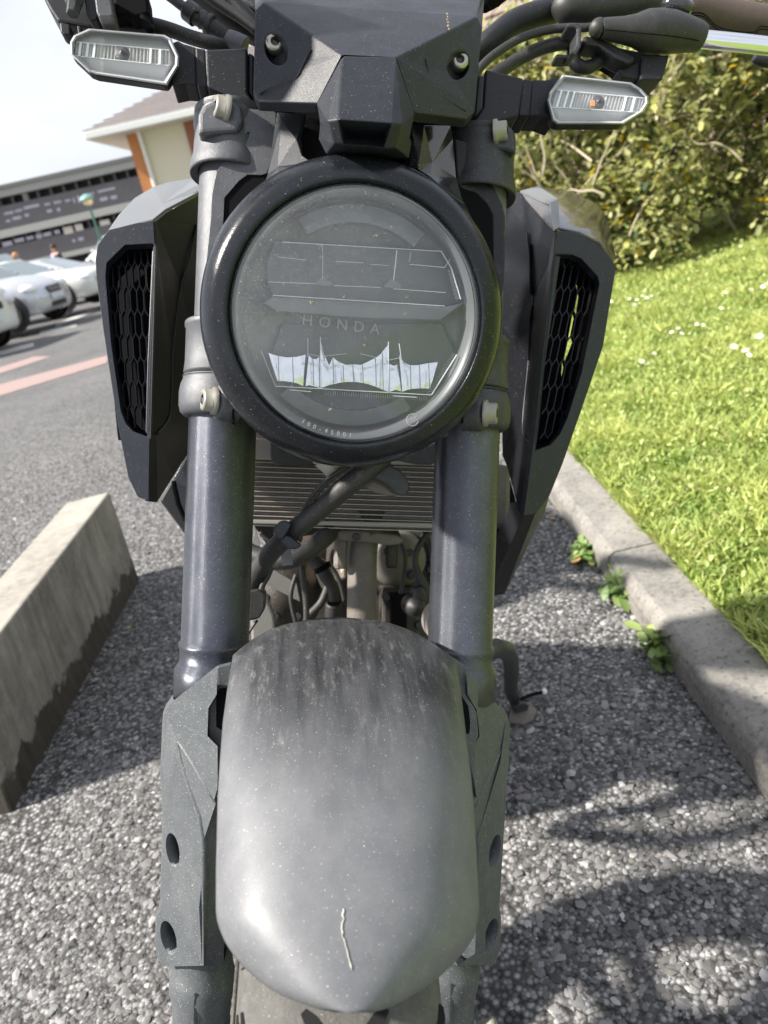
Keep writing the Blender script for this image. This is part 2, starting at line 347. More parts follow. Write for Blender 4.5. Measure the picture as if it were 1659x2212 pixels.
# ---- fender -------------------------------------------------------
FR = .36
def circ_y(v, R, u=750):
    r = fray(u, v); o = C0; dy, dz = r.y, r.z; oy, oz = o.y, o.z-WZ
    a = dy*dy+dz*dz; b = 2*(oy*dy+oz*dz); c = oy*oy+oz*oz-R*R; D = b*b-4*a*c
    t = (-b-sqrt(max(0, D)))/(2*a); return oy+dy*t
vt = 1335.
while True:
    r = fray(750, vt); a = r.y**2+r.z**2; b = 2*(C0.y*r.y+(C0.z-WZ)*r.z); c = C0.y**2+(C0.z-WZ)**2-FR**2
    if b*b-4*a*c > 0: break
    vt += 1
print('fender tangent v', vt)
FT = [(1333, 712, 738), (1336, 685, 775), (1340, 655, 812), (1348, 618, 850), (1360, 582, 884), (1376, 552, 915), (1395, 527, 942), (1415, 503, 972), (1432, 500, 985), (1480, 492, 994),
      (1560, 481, 1004), (1640, 475, 1014), (1720, 470, 1022), (1800, 468, 1028), (1880, 466, 1032), (1935, 466, 1035), (1971, 466, 1036), (1991, 469, 1033), (2010, 475, 1028), (2029, 483, 1021), (2047, 493, 1009), (2064, 505, 996),
      (2086, 523, 975), (2109, 548, 951), (2121, 562, 936), (2134, 580, 918), (2146, 600, 899), (2160, 630, 877), (2171, 659, 853), (2179, 684, 836), (2184, 704, 820), (2188, 724, 802)]
rows = []
nr = 120
for j in range(nr):
    t = j/(nr-1); v = 1333.5+(2187.5-1333.5)*(t**1.7 if t < .5 else .5**1.7+(1-.5**1.7)*((t-.5)/.5))
    L, R = interp(FT, v); yc = circ_y(max(v, vt+.3), FR); row = []
    halfw = (R-L)/2
    for i in range(33):
        s = -1+2*i/32; ss = sin(s*pi/2)*.85+s*.15
        flat = .042*(1-sqrt(max(0, 1-min(1, abs(ss))**2.6*.98)))
        k = min(1, halfw/230)**.9 if v > 1900 else min(1, halfw/250)**1.6
        row.append(Q((L+R)/2+halfw*ss, v, yc+flat*k + .010*(1-k)*0))
    rows.append(row)
# rear portion continues over the wheel behind the visible edge
last = rows[0]; back = []
for j in range(1, 6):
    a = j*.09
    back.append([Vector((p.x*(1+.18*a), p.y+.30*a, p.z-.05*a-.28*a*a)) for p in last])
rows = back[::-1]+rows
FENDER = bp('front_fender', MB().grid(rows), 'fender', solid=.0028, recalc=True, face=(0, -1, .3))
FENDER['label'] = 'dusty grey black front mudguard with drip streaks'
# bird dropping streak + flecks
def blob(mb, u, v, y, r, n=7, h=.0006):
    c = Q(u, v, y); pts = []
    for i in range(n):
        a = 2*pi*i/n; rr = r*random.uniform(.55, 1.25); pts.append(c+Vector((cos(a)*rr, 0, sin(a)*rr)))
    top = c+Vector((0, -h, 0)); mb.add(pts+[top], [(i, (i+1) % n, n) for i in range(n)])
mb = MB(); rw = []
pth = [(742, 1962, 1.5), (743, 1968, 5), (740, 1976, 6), (743, 1985, 4), (739, 1994, 5), (738, 2004, 5.5), (740, 2014, 4), (739, 2022, 2.2), (744, 2030, 3), (746, 2041, 2.6), (750, 2052, 2.4), (752, 2064, 2.8), (755, 2076, 3.4), (758, 2086, 6), (759, 2092, 3), (759, 2096, .5)]
for i, (u, v, w_) in enumerate(pth):
    j1, j2 = random.uniform(.6, 1.25), random.uniform(.6, 1.25); w_ *= .5; rw.append([Q(u-w_*j1, v, circ_y(v, FR)-.0001), Q(u-w_*.4, v, circ_y(v, FR)-.0005), Q(u+w_*.4, v, circ_y(v, FR)-.0005), Q(u+w_*j2, v, circ_y(v, FR)-.0003)])
mb.grid(rw, True)
bp('dried_dropping', mb, 'dirtw', FENDER, label='white dried bird dropping streak', recalc=False)

# ---- front wheel --------------------------------------------------
def wheel_center_x(): return Q(746, 2200, circ_y(2200, WR)).x
wx = wheel_center_x()
prof = []
hw = .056
for i in range(-14, 15):
    a = i/14; prof.append((WR-.034*(abs(a)**2.3), hw*sin(a*pi/2)*.98))
prof = [(WR-.075, -.05), (WR-.055, -.057)]+prof+[(WR-.055, .057), (WR-.075, .05)]
WC = Vector((wx, 0, WZ))
WHEEL = bp('front_wheel', MB().lathe(WC, X1, [(.02, -.06), (.035, -.06), (.035, .06), (.02, .06), (.02, -.06)], 32), 'cast2')
TY = bp('tyre', MB().lathe(WC, X1, prof, 120), 'tyre', WHEEL)
rim = MB().lathe(WC, X1, [(.231, -.046), (.222, -.048), (.205, -.03), (.2, 0), (.205, .03), (.222, .048), (.231, .046), (.2, .0), (.231, -.046)], 64)
for k in range(5):
    a = 2*pi*k/5+.3
    for da in (-.13, .13):
        d = Vector((0, cos(a+da), sin(a+da))); rim.bar(WC+Vector((0, cos(a), sin(a)))*.03, WC+d*.205, .018, .03, (1, 0, 0))
bp('rim', rim, 'gloss', WHEEL)
disc = MB().lathe(WC+X1*-.066, X1, [(.135, 0), (.135, .004), (.1, .004), (.1, 0), (.135, 0)], 64)
bp('brake_disc', disc, 'engine', WHEEL)
# tread grooves: follow the curved tread, slightly proud of the carcass floor
def tread(a, s, lift=.0004):
    # a: angle round wheel, s in -1..1 across
    r = WR-.034*(abs(s)**2.3)+lift; return WC+Vector((hw*sin(s*pi/2)*.98, -cos(a)*r, sin(a)*r))
gm = MB()
def groove(path, w):
    P = [tread(a, s) for a, s in path]; rows = []
    for i, p in enumerate(P):
        t = (P[min(i+1, len(P)-1)]-P[max(0, i-1)]).normalized(); nrm = (p-WC); nrm.x = 0; nrm = nrm.normalized(); q = t.cross(nrm).normalized(); ww = 1.35*w*(1 if 0 < i < len(P)-1 else .5)
        rows.append([p-q*ww/2, p+q*ww/2])
    gm.grid(rows, False)
step = 2*pi/26
for k in range(26):
    b = k*step
    for sg in (-1, 1):
        groove([(b+.02+.21*(t**1.3), sg*(.16+.62*t)) for t in [i/8 for i in range(9)]], .0042)
        groove([(b+.13+.1*t, sg*(.52+.4*t)) for t in [i/5 for i in range(6)]], .0028)
        groove([(b+.16+.06*t, sg*(.05+.2*t)) for t in [i/4 for i in range(5)]], .0052)
        groove([(b+.06+.004*t, sg*(.80+.12*t)) for t in [i/3 for i in range(4)]], .0018)
bp('tread_grooves', gm, 'groove', WHEEL, recalc=False)

# ---- forks --------------------------------------------------------
SP = .1
def fork(side):
    cx = side*SP
    c = Vector((cx, 0, 0)); z = zv
    f = MB().lathe(c, Z1, [(.0262, z(880)), (.0267, z(905)), (.0267, z(1388)), (.0283, z(1392)), (.0283, z(1400)), (.0276, z(1406)), (.0272, z(1428)), (.0285, z(1436)), (.0308, z(1446)), (.031, z(1460)), (.031, z(1505)), (.024, z(1520)), (.022, z(1600))], 64)
    leg = bp('fork_leg', f, 'fork')
    lo = MB().lathe(c, Z1, [(.0225, z(1520)), (.0225, z(2060)), (.0245, z(2085)), (.0255, z(2092)), (.0262, z(2102)), (.026, z(2120)), (.0235, z(2150)), (.0225, z(2180)), (.0232, z(2230)), (.026, z(2260)), (.027, z(2330)), (.02, z(2345)), (0, z(2346))], 40)
    bp('fork_bottom', lo, 'cover', leg)
    sm = MB().bar(c+Vector((-.0025, -.0258, z(2092))), c+Vector((-.0025, -.0225, z(2200))), .0016, .0016); bp('casting_seam', sm, 'cast2', leg)
    ax = MB().lathe(Vector((cx+side*.026, 0, WZ)), X1*side, [(0, .026), (.010, .026), (.014, .022), (.014, .0), (.02, 0)], 24)
    ax.lathe(Vector((cx+side*.03, -.012, z(2222))), (side, -.25, .5), [(0, .011), (.0075, .011), (.009, .009), (.009, -.004)], 6, sm=False)
    bp('axle_nut', ax, 'bolt', leg, bevel=.0006)
    up = MB().lathe(c, Z1, [(.0252, z(880)), (.0252, z(330))], 48); bp('upper_tube', up, 'cast', leg)
    slv = MB().lathe(c, Z1, [(.0262, z(718)), (.0312, z(718)), (.0322, z(721)), (.0322, z(730)), (.0312, z(733)), (.0312, z(800)), (.032, z(824)), (.0316, z(828)), (.0295, z(829)), (.0295, z(832)), (.0325, z(833)), (.0325, z(835))], 48)
    bp('fork_sleeve', slv, 'cast' if side < 0 else 'cast2', leg)  # sunlit side in the paler cast tone, shaded side in the darker
    bell = MB().lathe(c, Z1, [(.026, z(400)), (.0322, z(410)), (.033, z(404)), (.0322, z(384)), (.0305, z(368)), (.03, z(318)), (.0312, z(306)), (.0312, z(294)), (.0298, z(288)), (.0308, z(286)), (.0308, z(276))], 48)
    bp('fork_collar', bell, 'cast' if side < 0 else 'cast2', leg)  # sun and shade put into the tone, side by side
    return leg
FL = fork(-1); FRt = fork(1)

def clampbolt(u, v, y, d, parent, r=.0062, ln=.009, m='bolt'):
    c = Q(u, v, y); d = Vector(d).normalized()
    b = MB().lathe(c, d, [(r*.45, ln-.004), (r*.48, ln), (r*.9, ln), (r, ln-.0012), (r, 0), (r*1.25, -.001), (r*1.25, -.004)], 24, cap0=True)
    h = bp('clamp_bolt', b, m, parent)
    s = MB().lathe(c+d*(ln-.0035), d, [(r*.46, .0036), (r*.46, 0), (0, 0)], 6, sm=False); bp('hex_socket', s, 'dark', parent)
    return h
# lower clamps + bridge
for side, (bu, bv) in ((-1, (455, 865)), (1, (1056, 893))):
    c = Vector((side*SP, 0, 0)); z = zv
    o = 1 if side > 0 else 0
    cl = MB().lathe(c, Z1, [(.0268, z(917)), (.0305, z(917)), (.0335, z(909)), (.0348, z(895)), (.0350, z(868)), (.0338, z(850)), (.0322, z(840)), (.0322, z(836)), (.026, z(836))], 56)
    C = bp('lower_clamp', cl, 'cast2' if side > 0 else 'cast')  # darker tone for the shaded clamp, paler for the sunlit one
    d = Vector((side*.88, -.46, 0))
    bs = MB().lathe(Q(bu, bv, -.03), d, [(0, -.003), (.0125, -.003), (.0145, -.007), (.0155, -.02)], 28); bp('bolt_boss', bs, 'cast' if side < 0 else 'cast2', C)
    clampbolt(bu, bv, -.033, (side*.93, -.36, 0), C, r=.0085, ln=.0065)
    sl_ = pan([(503 if side < 0 else 998, 872), (507 if side < 0 else 1002, 872), (504 if side < 0 else 1001, 914), (500 if side < 0 else 997, 914)], -.036, .01)
    bp('clamp_slot', sl_, 'dark', C)
br = pan([(470, 838), (1060, 866), (1060, 938), (950, 946), (700, 960), (520, 915), (470, 905)], -.018, .045); bp('lower_bridge', br, 'cast2', bevel=.003)
# top clamps
tl = pan([(427, 290), (428, 245), (437, 228), (455, 218), (476, 205), (500, 212), (523, 228), (525, 262), (515, 284), (470, 286)], -.034, .06)
TCL = bp('top_clamp', tl, 'cast', bevel=.0035, seg=3); clampbolt(482, 234, -.033, (-.93, -.36, .05), TCL, r=.0082, ln=.0065)  # sunlit top clamp, toned paler
tr = pan([(1036, 276), (1064, 264), (1092, 262), (1108, 277), (1115, 292), (1117, 330), (1090, 322), (1050, 318), (1040, 300)], -.03, .06)
TCR = bp('top_clamp', tr, 'cast2', bevel=.0035, seg=3); clampbolt(1078, 284, -.031, (.93, -.36, .05), TCR, r=.0075, ln=.0065)  # shaded top clamp, toned darker

# ---- headlight ----------------------------------------------------
LA = Vector((0.03, -cos(radians(13)), -sin(radians(13)))).normalized()
LO = Q(771, 686, -.1); LR = (Q(1034, 690, -.1)-Q(509, 682, -.1)).length/2
print('lens r', LR)
def H(u, v, h=0): return QP(u, v, LO+LA*h, LA)
k = LR/.0833
hp = [(.060, -.10), (.085, -.088), (.098, -.06), (.1050, -.038), (.1068, -.026), (.1068, -.018), (.1054, -.011), (.1030, -.0055), (.1000, -.0015), (.0975, .0010), (.0955, .0022), (.0900, .0040), (.0880, .0046), (.0868, .0040), (.0862, .001), (.0858, -.006), (.0835, -.007)]
RIM = bp('headlight', MB().lathe(LO, LA, [(r*k, h) for r, h in hp], 128), 'ring')
RIM['label'] = 'round headlight with thick black rim and dusty clear lens'
lp = [(.0852, -.006), (.0853, .0005), (.084, .0022), (.082, .0034), (.0795, .0044)]+[(.0795*cos(a)**.0*(1-i/12), .0044+.0085*(1-((1-i/12))**2)) for i, a in enumerate([0]*12)][1:]+[(0.0001, .0129)]
bp('lens', MB().lathe(LO, LA, [(r*k, h) for r, h in lp], 128), 'lens', RIM)
bowl = MB().lathe(LO, LA, [(.0835*k, -.004), (.0805*k, -.006), (.079*k, -.022), (.076*k, -.028), (0.0005, -.028)], 96)
bp('lamp_bowl', bowl, 'bowl', RIM)
# thin bright rings near the lens edge
bp('lens_edge', MB().lathe(LO, LA, [(.0826*k, .0018), (.0832*k, .0026), (.0838*k, .0018)], 128), 'guide', RIM)
e1 = (Z1-LA*Z1.dot(LA)).normalized()
def arc(r0, r1, a0, a1, h0, h1, m, nm, n=50):
    mb = MB(); vs = []
    ex = LA.cross(e1)
    ex = -ex if ex.x < 0 else ex
    O2 = LO+LA*h0
    rws = [[], [], [], []]
    for i in range(n+1):
        a = radians(a0+(a1-a0)*i/n); d = ex*cos(a)+e1*sin(a)
        rws[0].append(O2+d*r0); rws[1].append(O2+d*r0+LA*(h1-h0)); rws[2].append(O2+d*r1+LA*(h1-h0)*.6); rws[3].append(O2+d*r1)
    mb.grid(rws, False); bp(nm, mb, m, RIM)
K2 = k*1.05
arc(.060*K2, .0715*K2, 53, 124, -.022, -.012, 'guide', 'light_guide'); arc(.0615*K2, .072*K2, 229, 306, -.022, -.012, 'guide', 'light_guide')
arc(.0735*K2, .0742*K2, 20, 160, -.016, -.012, 'bowl2', 'trim_arc')
def hp_(pts, h, th, nm, m, **kw):
    bp(nm, MB().prism([H(u, v, h) for u, v in pts], LA*-th), m, RIM, **kw)
# upper and lower modules
hp_([(596, 522), (955, 542), (980, 580), (1000, 650), (955, 664), (590, 640), (578, 608), (578, 560)], -.0245, .004, 'lamp_module', 'bowl2')
hp_([(586, 770), (610, 700), (952, 700), (985, 765), (932, 856), (593, 836)], -.0245, .004, 'lamp_module', 'bowl2')
hp_([(590, 641), (957, 663), (1002, 654), (952, 692), (780, 687), (600, 673), (566, 655)], -.013, .01, 'divider', 'bowl', bevel=.0008)
ln = MB()
LNS = [((609, 523), (953, 543), 1.0), ((953, 543), (975, 580), 1), ((975, 580), (995, 646), 1.2), ((580, 609), (682, 613), .8), ((720, 617), (822, 621), .8), ((850, 624), (962, 632), .8),
       ((590, 638), (960, 661), 1.3), ((595, 834), (932, 853), 1.4), ((932, 853), (987, 766), 1.3), ((564, 757), (595, 834), .8), ((697, 529), (697, 603), .6), ((857, 541), (850, 606), 1.6), ((887, 545), (884, 566), .5),
       ((665, 730), (665, 770), .8), ((692, 728), (692, 840), 1.2), ((839, 738), (839, 846), 1.4), ((862, 742), (866, 770), 1), ((665, 764), (692, 770), .6), ((692, 770), (748, 764), .6), ((778, 764), (839, 778), .6), ((839, 778), (868, 772), .6),
       ((725, 565), (785, 568), .6), ((800, 571), (840, 574), .6), ((885, 571), (960, 578), .9), ((960, 578), (972, 560), .6), ((600, 555), (660, 562), .7), ((627, 842), (672, 846), 1.6), ((850, 855), (900, 858), 1.6)]
for a, b, w in LNS: ln.bar(H(*a, -.011), H(*b, -.011), .00028*w, .002, LA)
for i in range(70):      # fine serration under the module edges
    u = 612+i*4.9; v0 = 640+(u-590)*.0595
    ln.bar(H(u, v0, -.012), H(u+.3, v0+4.5, -.012), .00008, .001, LA)
    if 700 < u < 925: v1 = 838+(u-595)*.0563; ln.bar(H(u, v1, -.012), H(u, v1+9, -.012), .00008, .001, LA)
for i in range(26): a = (560+i*.9, 775+i*2.3); 
for i in range(22):
    t = i/21; u = 985-52*t; v = 768+83*t; ln.bar(H(u, v, -.012), H(u-9, v-5+t*3, -.012), .00008, .001, LA)
    u = 976+18*t; v = 583+62*t; ln.bar(H(u, v, -.012), H(u-10, v+1, -.012), .00008, .001, LA)
bp('module_edges', ln, 'lines', RIM, recalc=False)
dk = MB()
for u_, v0_, v1_ in ((601, 770, 822), (632, 772, 827), (676, 776, 832), (719, 774, 829), (741, 790, 826), (762, 788, 825), (783, 788, 827), (811, 774, 835), (826, 762, 842), (886, 790, 841), (906, 789, 839), (926, 785, 839)):
    dk.bar(H(u_, v0_, -.0125), H(u_+2, v1_, -.0095), .0005, .001, LA)
bp('cell_joints', dk, 'bowl', RIM, recalc=False)
for cu, cv in ((699, 606), (848, 611)):
    hp_([(cu-17, cv+5), (cu-2, cv-10), (cu+19, cv+5), (cu+19, cv+9), (cu, cv+12), (cu-17, cv+8)], -.011, .002, 'prism_facet', 'guide')
# reflector cells (curved, bright)
def cell(top, bot, nm='reflector_cell'):
    rws = []
    n = len(top)
    for j in range(9):
        t = j/8; row = []
        for i in range(n):
            u = top[i][0]+(bot[i][0]-top[i][0])*t; v = top[i][1]+(bot[i][1]-top[i][1])*t
            wv = .0010*sin(i*2.1)+.0016*sin(t*3.1)
            row.append(H(u, v, -.020+.0045*t+wv))
        rws.append(row)
    bp(nm, MB().grid(rws), 'reflector', RIM, recalc=False)
cell([(580, 762), (590, 766), (601, 769), (620, 772), (640, 771), (660, 766)], [(598, 822), (604, 823), (612, 823), (628, 825), (642, 828), (655, 834)])
cell([(667, 768), (675, 775), (683, 776), (690, 770)], [(660, 834), (668, 832), (680, 835), (690, 839)])
cell([(693, 738), (700, 765), (711, 789), (719, 772), (732, 782), (748, 788), (764, 787), (780, 788), (797, 780), (811, 773), (822, 765), (832, 752), (839, 744)],
     [(692, 840), (702, 835), (714, 831), (724, 829), (738, 826), (752, 825), (768, 825), (782, 827), (796, 830), (808, 834), (818, 838), (830, 843), (839, 847)])
cell([(841, 786), (850, 790), (861, 786)], [(841, 847), (855, 842), (868, 846)])
cell([(862, 765), (872, 782), (886, 789), (902, 789), (922, 785), (946, 782)], [(869, 846), (880, 842), (892, 840), (905, 839), (918, 839), (929, 840)])
# moulded lettering
def text_part(txt, size, u, v, h, m, roll=-3.2, ext=.0002, parent=None, spacing=1.0):
    cu = bpy.data.curves.new('t', 'FONT'); cu.body = txt; cu.size = size; cu.extrude = ext; cu.align_x = 'CENTER'; cu.align_y = 'CENTER'; cu.space_character = spacing; cu.resolution_u = 3
    to = bpy.data.objects.new('t', cu); COL.objects.link(to); dg = bpy.context.evaluated_depsgraph_get()
    me = bpy.data.meshes.new_from_object(to.evaluated_get(dg)); bpy.data.objects.remove(to)
    ex = LA.cross(e1); ex = -ex if ex.x < 0 else ex
    a = radians(roll); xa = ex*cos(a)+e1*sin(a); ya = -ex*sin(a)+e1*cos(a); o = H(u, v, h)
    for vv in me.vertices: c = vv.co.copy(); vv.co = o+xa*c.x+ya*c.y+LA*c.z
    return link('lettering', me, MP[m], parent or RIM)
MP['letter'] = mat('moulded_letter', (.24, .245, .25), .35)
MP['etch'] = mat('etched_mark', (.36, .37, .37), .6)
text_part('HONDA', .0105, 737, 702, -.0175, 'letter', spacing=1.75)
hb = [(640, 700)]
for i, ch in enumerate('100-45001'):
    a = -118+i*3.1; rr = 247
    text_part(ch, .0042, 771+rr*cos(radians(a)), 686-rr*1.03*sin(radians(a)), .0052, 'etch', roll=a+90)
text_part('CCC', .0035, 891, 907, .0058, 'etch', roll=25)
c_ = H(891, 907, .0056); cm = MB().lathe(c_, LA, [(.0039, 0), (.0042, .0002), (.0045, 0)], 40); bp('approval_mark', cm, 'etch', RIM)
# mud flecks on lens
mf = MB()
MP['mud'] = mat('mud_fleck', (.32, .2, .1), .9, dust=.6, dcol=(.5, .4, .28), dscale=200)
for (u, v, r) in [(672, 655, 7), (743, 641, 5), (875, 677, 4), (811, 508, 5), (846, 490, 3), (565, 560, 3), (788, 745, 4), (700, 700, 2), (905, 470, 3), (879, 640, 4), (612, 745, 3), (800, 885, 4), (712, 883, 5), (880, 888, 3), (742, 720, 2), (640, 780, 2), (930, 700, 2), (860, 565, 2), (820, 705, 2)]:
    for q in range(4):
        a = random.uniform(0, 6.3); rr = r*random.uniform(0, .8); uu, vv = u+rr*cos(a), v+rr*sin(a); rd = sqrt((uu-771)**2+(vv-686)**2)/264
        hh = .0046+.0085*(1-rd*rd); c = H(uu, vv, hh); s = r*.00011*random.uniform(.5, 1); n = 6
        pts = [c+Vector((cos(2*pi*i/n)*s*random.uniform(.6, 1.2), 0, sin(2*pi*i/n)*s*random.uniform(.6, 1.2))) for i in range(n)]; mf.add(pts+[c+LA*s*.5], [(i, (i+1) % n, n) for i in range(n)])
bp('mud_fleck', mf, 'mud', RIM, recalc=False)
# ears
bp('headlight_ear', MB().add(T3([(598, 242, -.045), (661, 246, -.05), (651, 300, -.058), (652, 335, -.062), (676, 352, -.066), (640, 362, -.066), (604, 385, -.062), (565, 412, -.052), (578, 376, -.045), (587, 342, -.04), (593, 275, -.038), (608, 262, -.05), (640, 300, -.06), (600, 360, -.055)]),
    [(0, 11, 10), (0, 1, 11), (11, 1, 12), (1, 2, 12), (2, 3, 12), (11, 12, 13), (12, 3, 13), (13, 3, 4), (13, 4, 5), (13, 5, 6), (13, 6, 7), (13, 7, 8), (11, 13, 8), (10, 11, 8), (10, 8, 9)]), 'cowl', RIM, solid=.006, bevel=.0006, face=(0, -1, 0))
bp('headlight_ear', MB().add(T3([(888, 267, -.045), (974, 271, -.04), (979, 300, -.036), (986, 385, -.036), (1002, 440, -.042), (964, 412, -.054), (927, 380, -.058), (902, 365, -.062), (886, 358, -.06), (916, 270, -.058), (903, 360, -.065), (929, 352, -.054)]),
    [(0, 9, 10), (0, 10, 8), (10, 7, 8), (9, 11, 10), (10, 11, 7), (9, 1, 11), (1, 2, 11), (2, 3, 11), (11, 6, 7), (11, 3, 6), (3, 5, 6), (3, 4, 5)]), 'gloss', RIM, solid=.006, bevel=.0006, face=(0, -1, 0))
bp('ear_box', pan([(661, 247), (688, 258), (700, 300), (720, 340), (700, 350), (676, 353), (654, 335), (652, 300)], -.04, .03), 'gloss', RIM, bevel=.001)
bp('ear_box', pan([(889, 262), (912, 270), (903, 345), (899, 360), (884, 352), (878, 335), (890, 300)], -.045, .03), 'dark', RIM, bevel=.001)
bp('mount_plate', pan([(600, 245), (1010, 262), (1030, 300), (1048, 345), (1020, 440), (980, 520), (560, 480), (520, 420), (530, 380), (560, 300)], .0, .02), 'dark')

# ---- cast arms beside the headlight -------------------------------
aL = pan([(523, 232), (549, 236), (590, 238), (596, 244), (595, 267), (593, 300), (588, 342), (577, 374), (565, 378), (535, 377), (516, 391), (485, 427), (483, 470), (479, 530), (462, 640), (456, 722), (444, 718), (440, 640), (447, 553), (455, 475), (458, 420), (468, 370), (500, 327), (502, 300), (520, 264)], -.028, .018,
         [[(504, 341), (512, 338), (524, 322), (536, 300), (540, 284), (533, 286), (517, 308)]])
bp('headlight_bracket', aL, 'cast', bevel=.0028, seg=3, label='cast headlight bracket on the sunlit side, toned paler')  # paler tone carries the sunlight on this bracket
bp('headlight_bracket', pan([(980, 298), (1014, 306), (1022, 318), (1032, 332), (1058, 384), (1086, 440), (1092, 466), (1092, 553), (1090, 615), (1080, 660), (1070, 660), (1066, 600), (1064, 553), (1063, 464), (1050, 440), (1027, 416), (1004, 410), (993, 405), (985, 370)], -.026, .018), 'black', bevel=.0028, seg=3, label='dark cast headlight bracket')
bp('bracket_cap', pan([(974, 271), (1014, 277), (1046, 272), (1040, 300), (1041, 330), (1050, 362), (1033, 336), (1018, 309), (979, 299)], -.018, .02), 'cast', bevel=.002)
bp('gap_shade', pan([(484, 424), (515, 388), (535, 374), (582, 370), (566, 412), (530, 470), (500, 520), (478, 600), (468, 620), (480, 515)], -.0268, .001), 'dark')  # flat black sheet standing for the shade inside the bracket gap
bp('gap_shade', pan([(990, 402), (1004, 408), (1028, 414), (1052, 438), (1065, 462), (1067, 610), (1050, 540), (1020, 470)], -.0252, .001), 'dark')  # same painted shade in the other bracket gap
bp('bracket_groove', pan([(1028, 350), (1032, 352), (1058, 400), (1057, 404)], -.0268, .002), 'dark')

# ---- nose cowl ----------------------------------------------------
n_ = {'TL': (570, 4, -.078), 'TR': (1030, 36, -.072), 'BL': (738, 118, -.125), 'BR': (856, 124, -.125), 'LL0': (552, 22, -.066), 'LL1': (547, 196, -.075), 'LL2': (558, 220, -.078), 'LM': (684, 223, -.112), 'LX': (548, 100, -.07),
      'RR0': (1042, 58, -.062), 'RR1': (1033, 162, -.068), 'RR2': (1026, 240, -.07), 'RR3': (1008, 257, -.074), 'RM': (896, 243, -.108), 'TTL': (562, -70, .03), 'TTR': (1052, -60, .03), 'SL': (549, -30, .0), 'SR': (1046, -5, .0)}
def nf(names): return [n_[x] for x in names]
# left face with screw recess
fl = plane3(n_['LX'], n_['BL'], n_['LM'])
def panel_face(loop, fy, hole, depth, pull):
    """face with a funnel-shaped recess"""
    mb = MB(); o = [Q(u, v, fy(u, v)) for u, v in loop]; h = [Q(u, v, fy(u, v)) for u, v in hole]
    tr = tessellate_polygon([o, h]); mb.add(o+h, [tuple(t) for t in tr])
    c = sum(h, Vector())/len(h)+Vector(pull); h2 = [c+(p-sum(h, Vector())/len(h))*.72+Vector((0, depth, 0)) for p in h]; n = len(h)
    mb.add(h+h2, [(i, (i+1) % n, (i+1) % n+n, i+n) for i in range(n)], True); mb.add(h2, [tuple(range(n))]); return mb, c+Vector((0, depth, 0))
cm = MB()
hole1 = oval((597, 106), 25, 36, -18, 28); m1, c1 = panel_face([(p[0], p[1]) for p in nf(['LL0', 'TL', 'BL', 'LM', 'LL2', 'LL1'])], fl, hole1, .012, (0, 0, .001))
fr_ = plane3(n_['RR1'], n_['BR'], n_['RM'])
hole2 = oval((990, 140), 24, 32, 14, 28); m2, c2 = panel_face([(p[0], p[1]) for p in nf(['TR', 'RR0', 'RR1', 'RR2', 'RR3', 'RM', 'BR'])], fr_, hole2, .012, (0, 0, .001))
cm.add(m1.v, m1.f); cm.add(m2.v, m2.f)
fc = plane3(n_['BL'], n_['BR'], n_['TL'])
def on(fy, names): return [Q(n_[x][0], n_[x][1], fy(n_[x][0], n_[x][1])) for x in names]
cm.add([Q(570, 4, fl(570, 4)), Q(1030, 36, fr_(1030, 36)), Q(856, 124, fr_(856, 124)), Q(738, 118, fl(738, 118))], [(0, 1, 2), (0, 2, 3)])
cm.add([Q(570, 4, fl(570, 4)), Q(562, -70, fl(570, 4)+.10), Q(1052, -60, fr_(1030, 36)+.10), Q(1030, 36, fr_(1030, 36))], [(0, 1, 2), (0, 2, 3)])
cm.add([Q(570, 4, fl(570, 4)), Q(552, 22, fl(552, 22)), Q(549, -30, fl(552, 22)+.07), Q(562, -70, fl(570, 4)+.10)], [(0, 1, 2), (0, 2, 3)])
cm.add([Q(1030, 36, fr_(1030, 36)), Q(1042, 58, fr_(1042, 58)), Q(1046, -5, fr_(1042, 58)+.07), Q(1052, -60, fr_(1030, 36)+.10)], [(0, 1, 2), (0, 2, 3)])
# side returns
for A, B, f in (((552, 22), (547, 196), fl), ((547, 196), (558, 220), fl), ((558, 220), (684, 223), fl), ((896, 243), (1008, 257), fr_), ((1008, 257), (1026, 240), fr_), ((1026, 240), (1033, 162), fr_), ((1033, 162), (1042, 58), fr_)):
    a, b = Q(*A, f(*A)), Q(*B, f(*B)); cm.add([a, b, b+Vector((0, .012, 0)), a+Vector((0, .012, 0))], [(0, 1, 2, 3)])
COWL = bp('nose_cowl', cm, 'cowl', bevel=.0012, seg=3)
COWL['label'] = 'angular matt black nose cowl with two hex screws'
def lift(f, d): return lambda u, v: f(u, v)-d
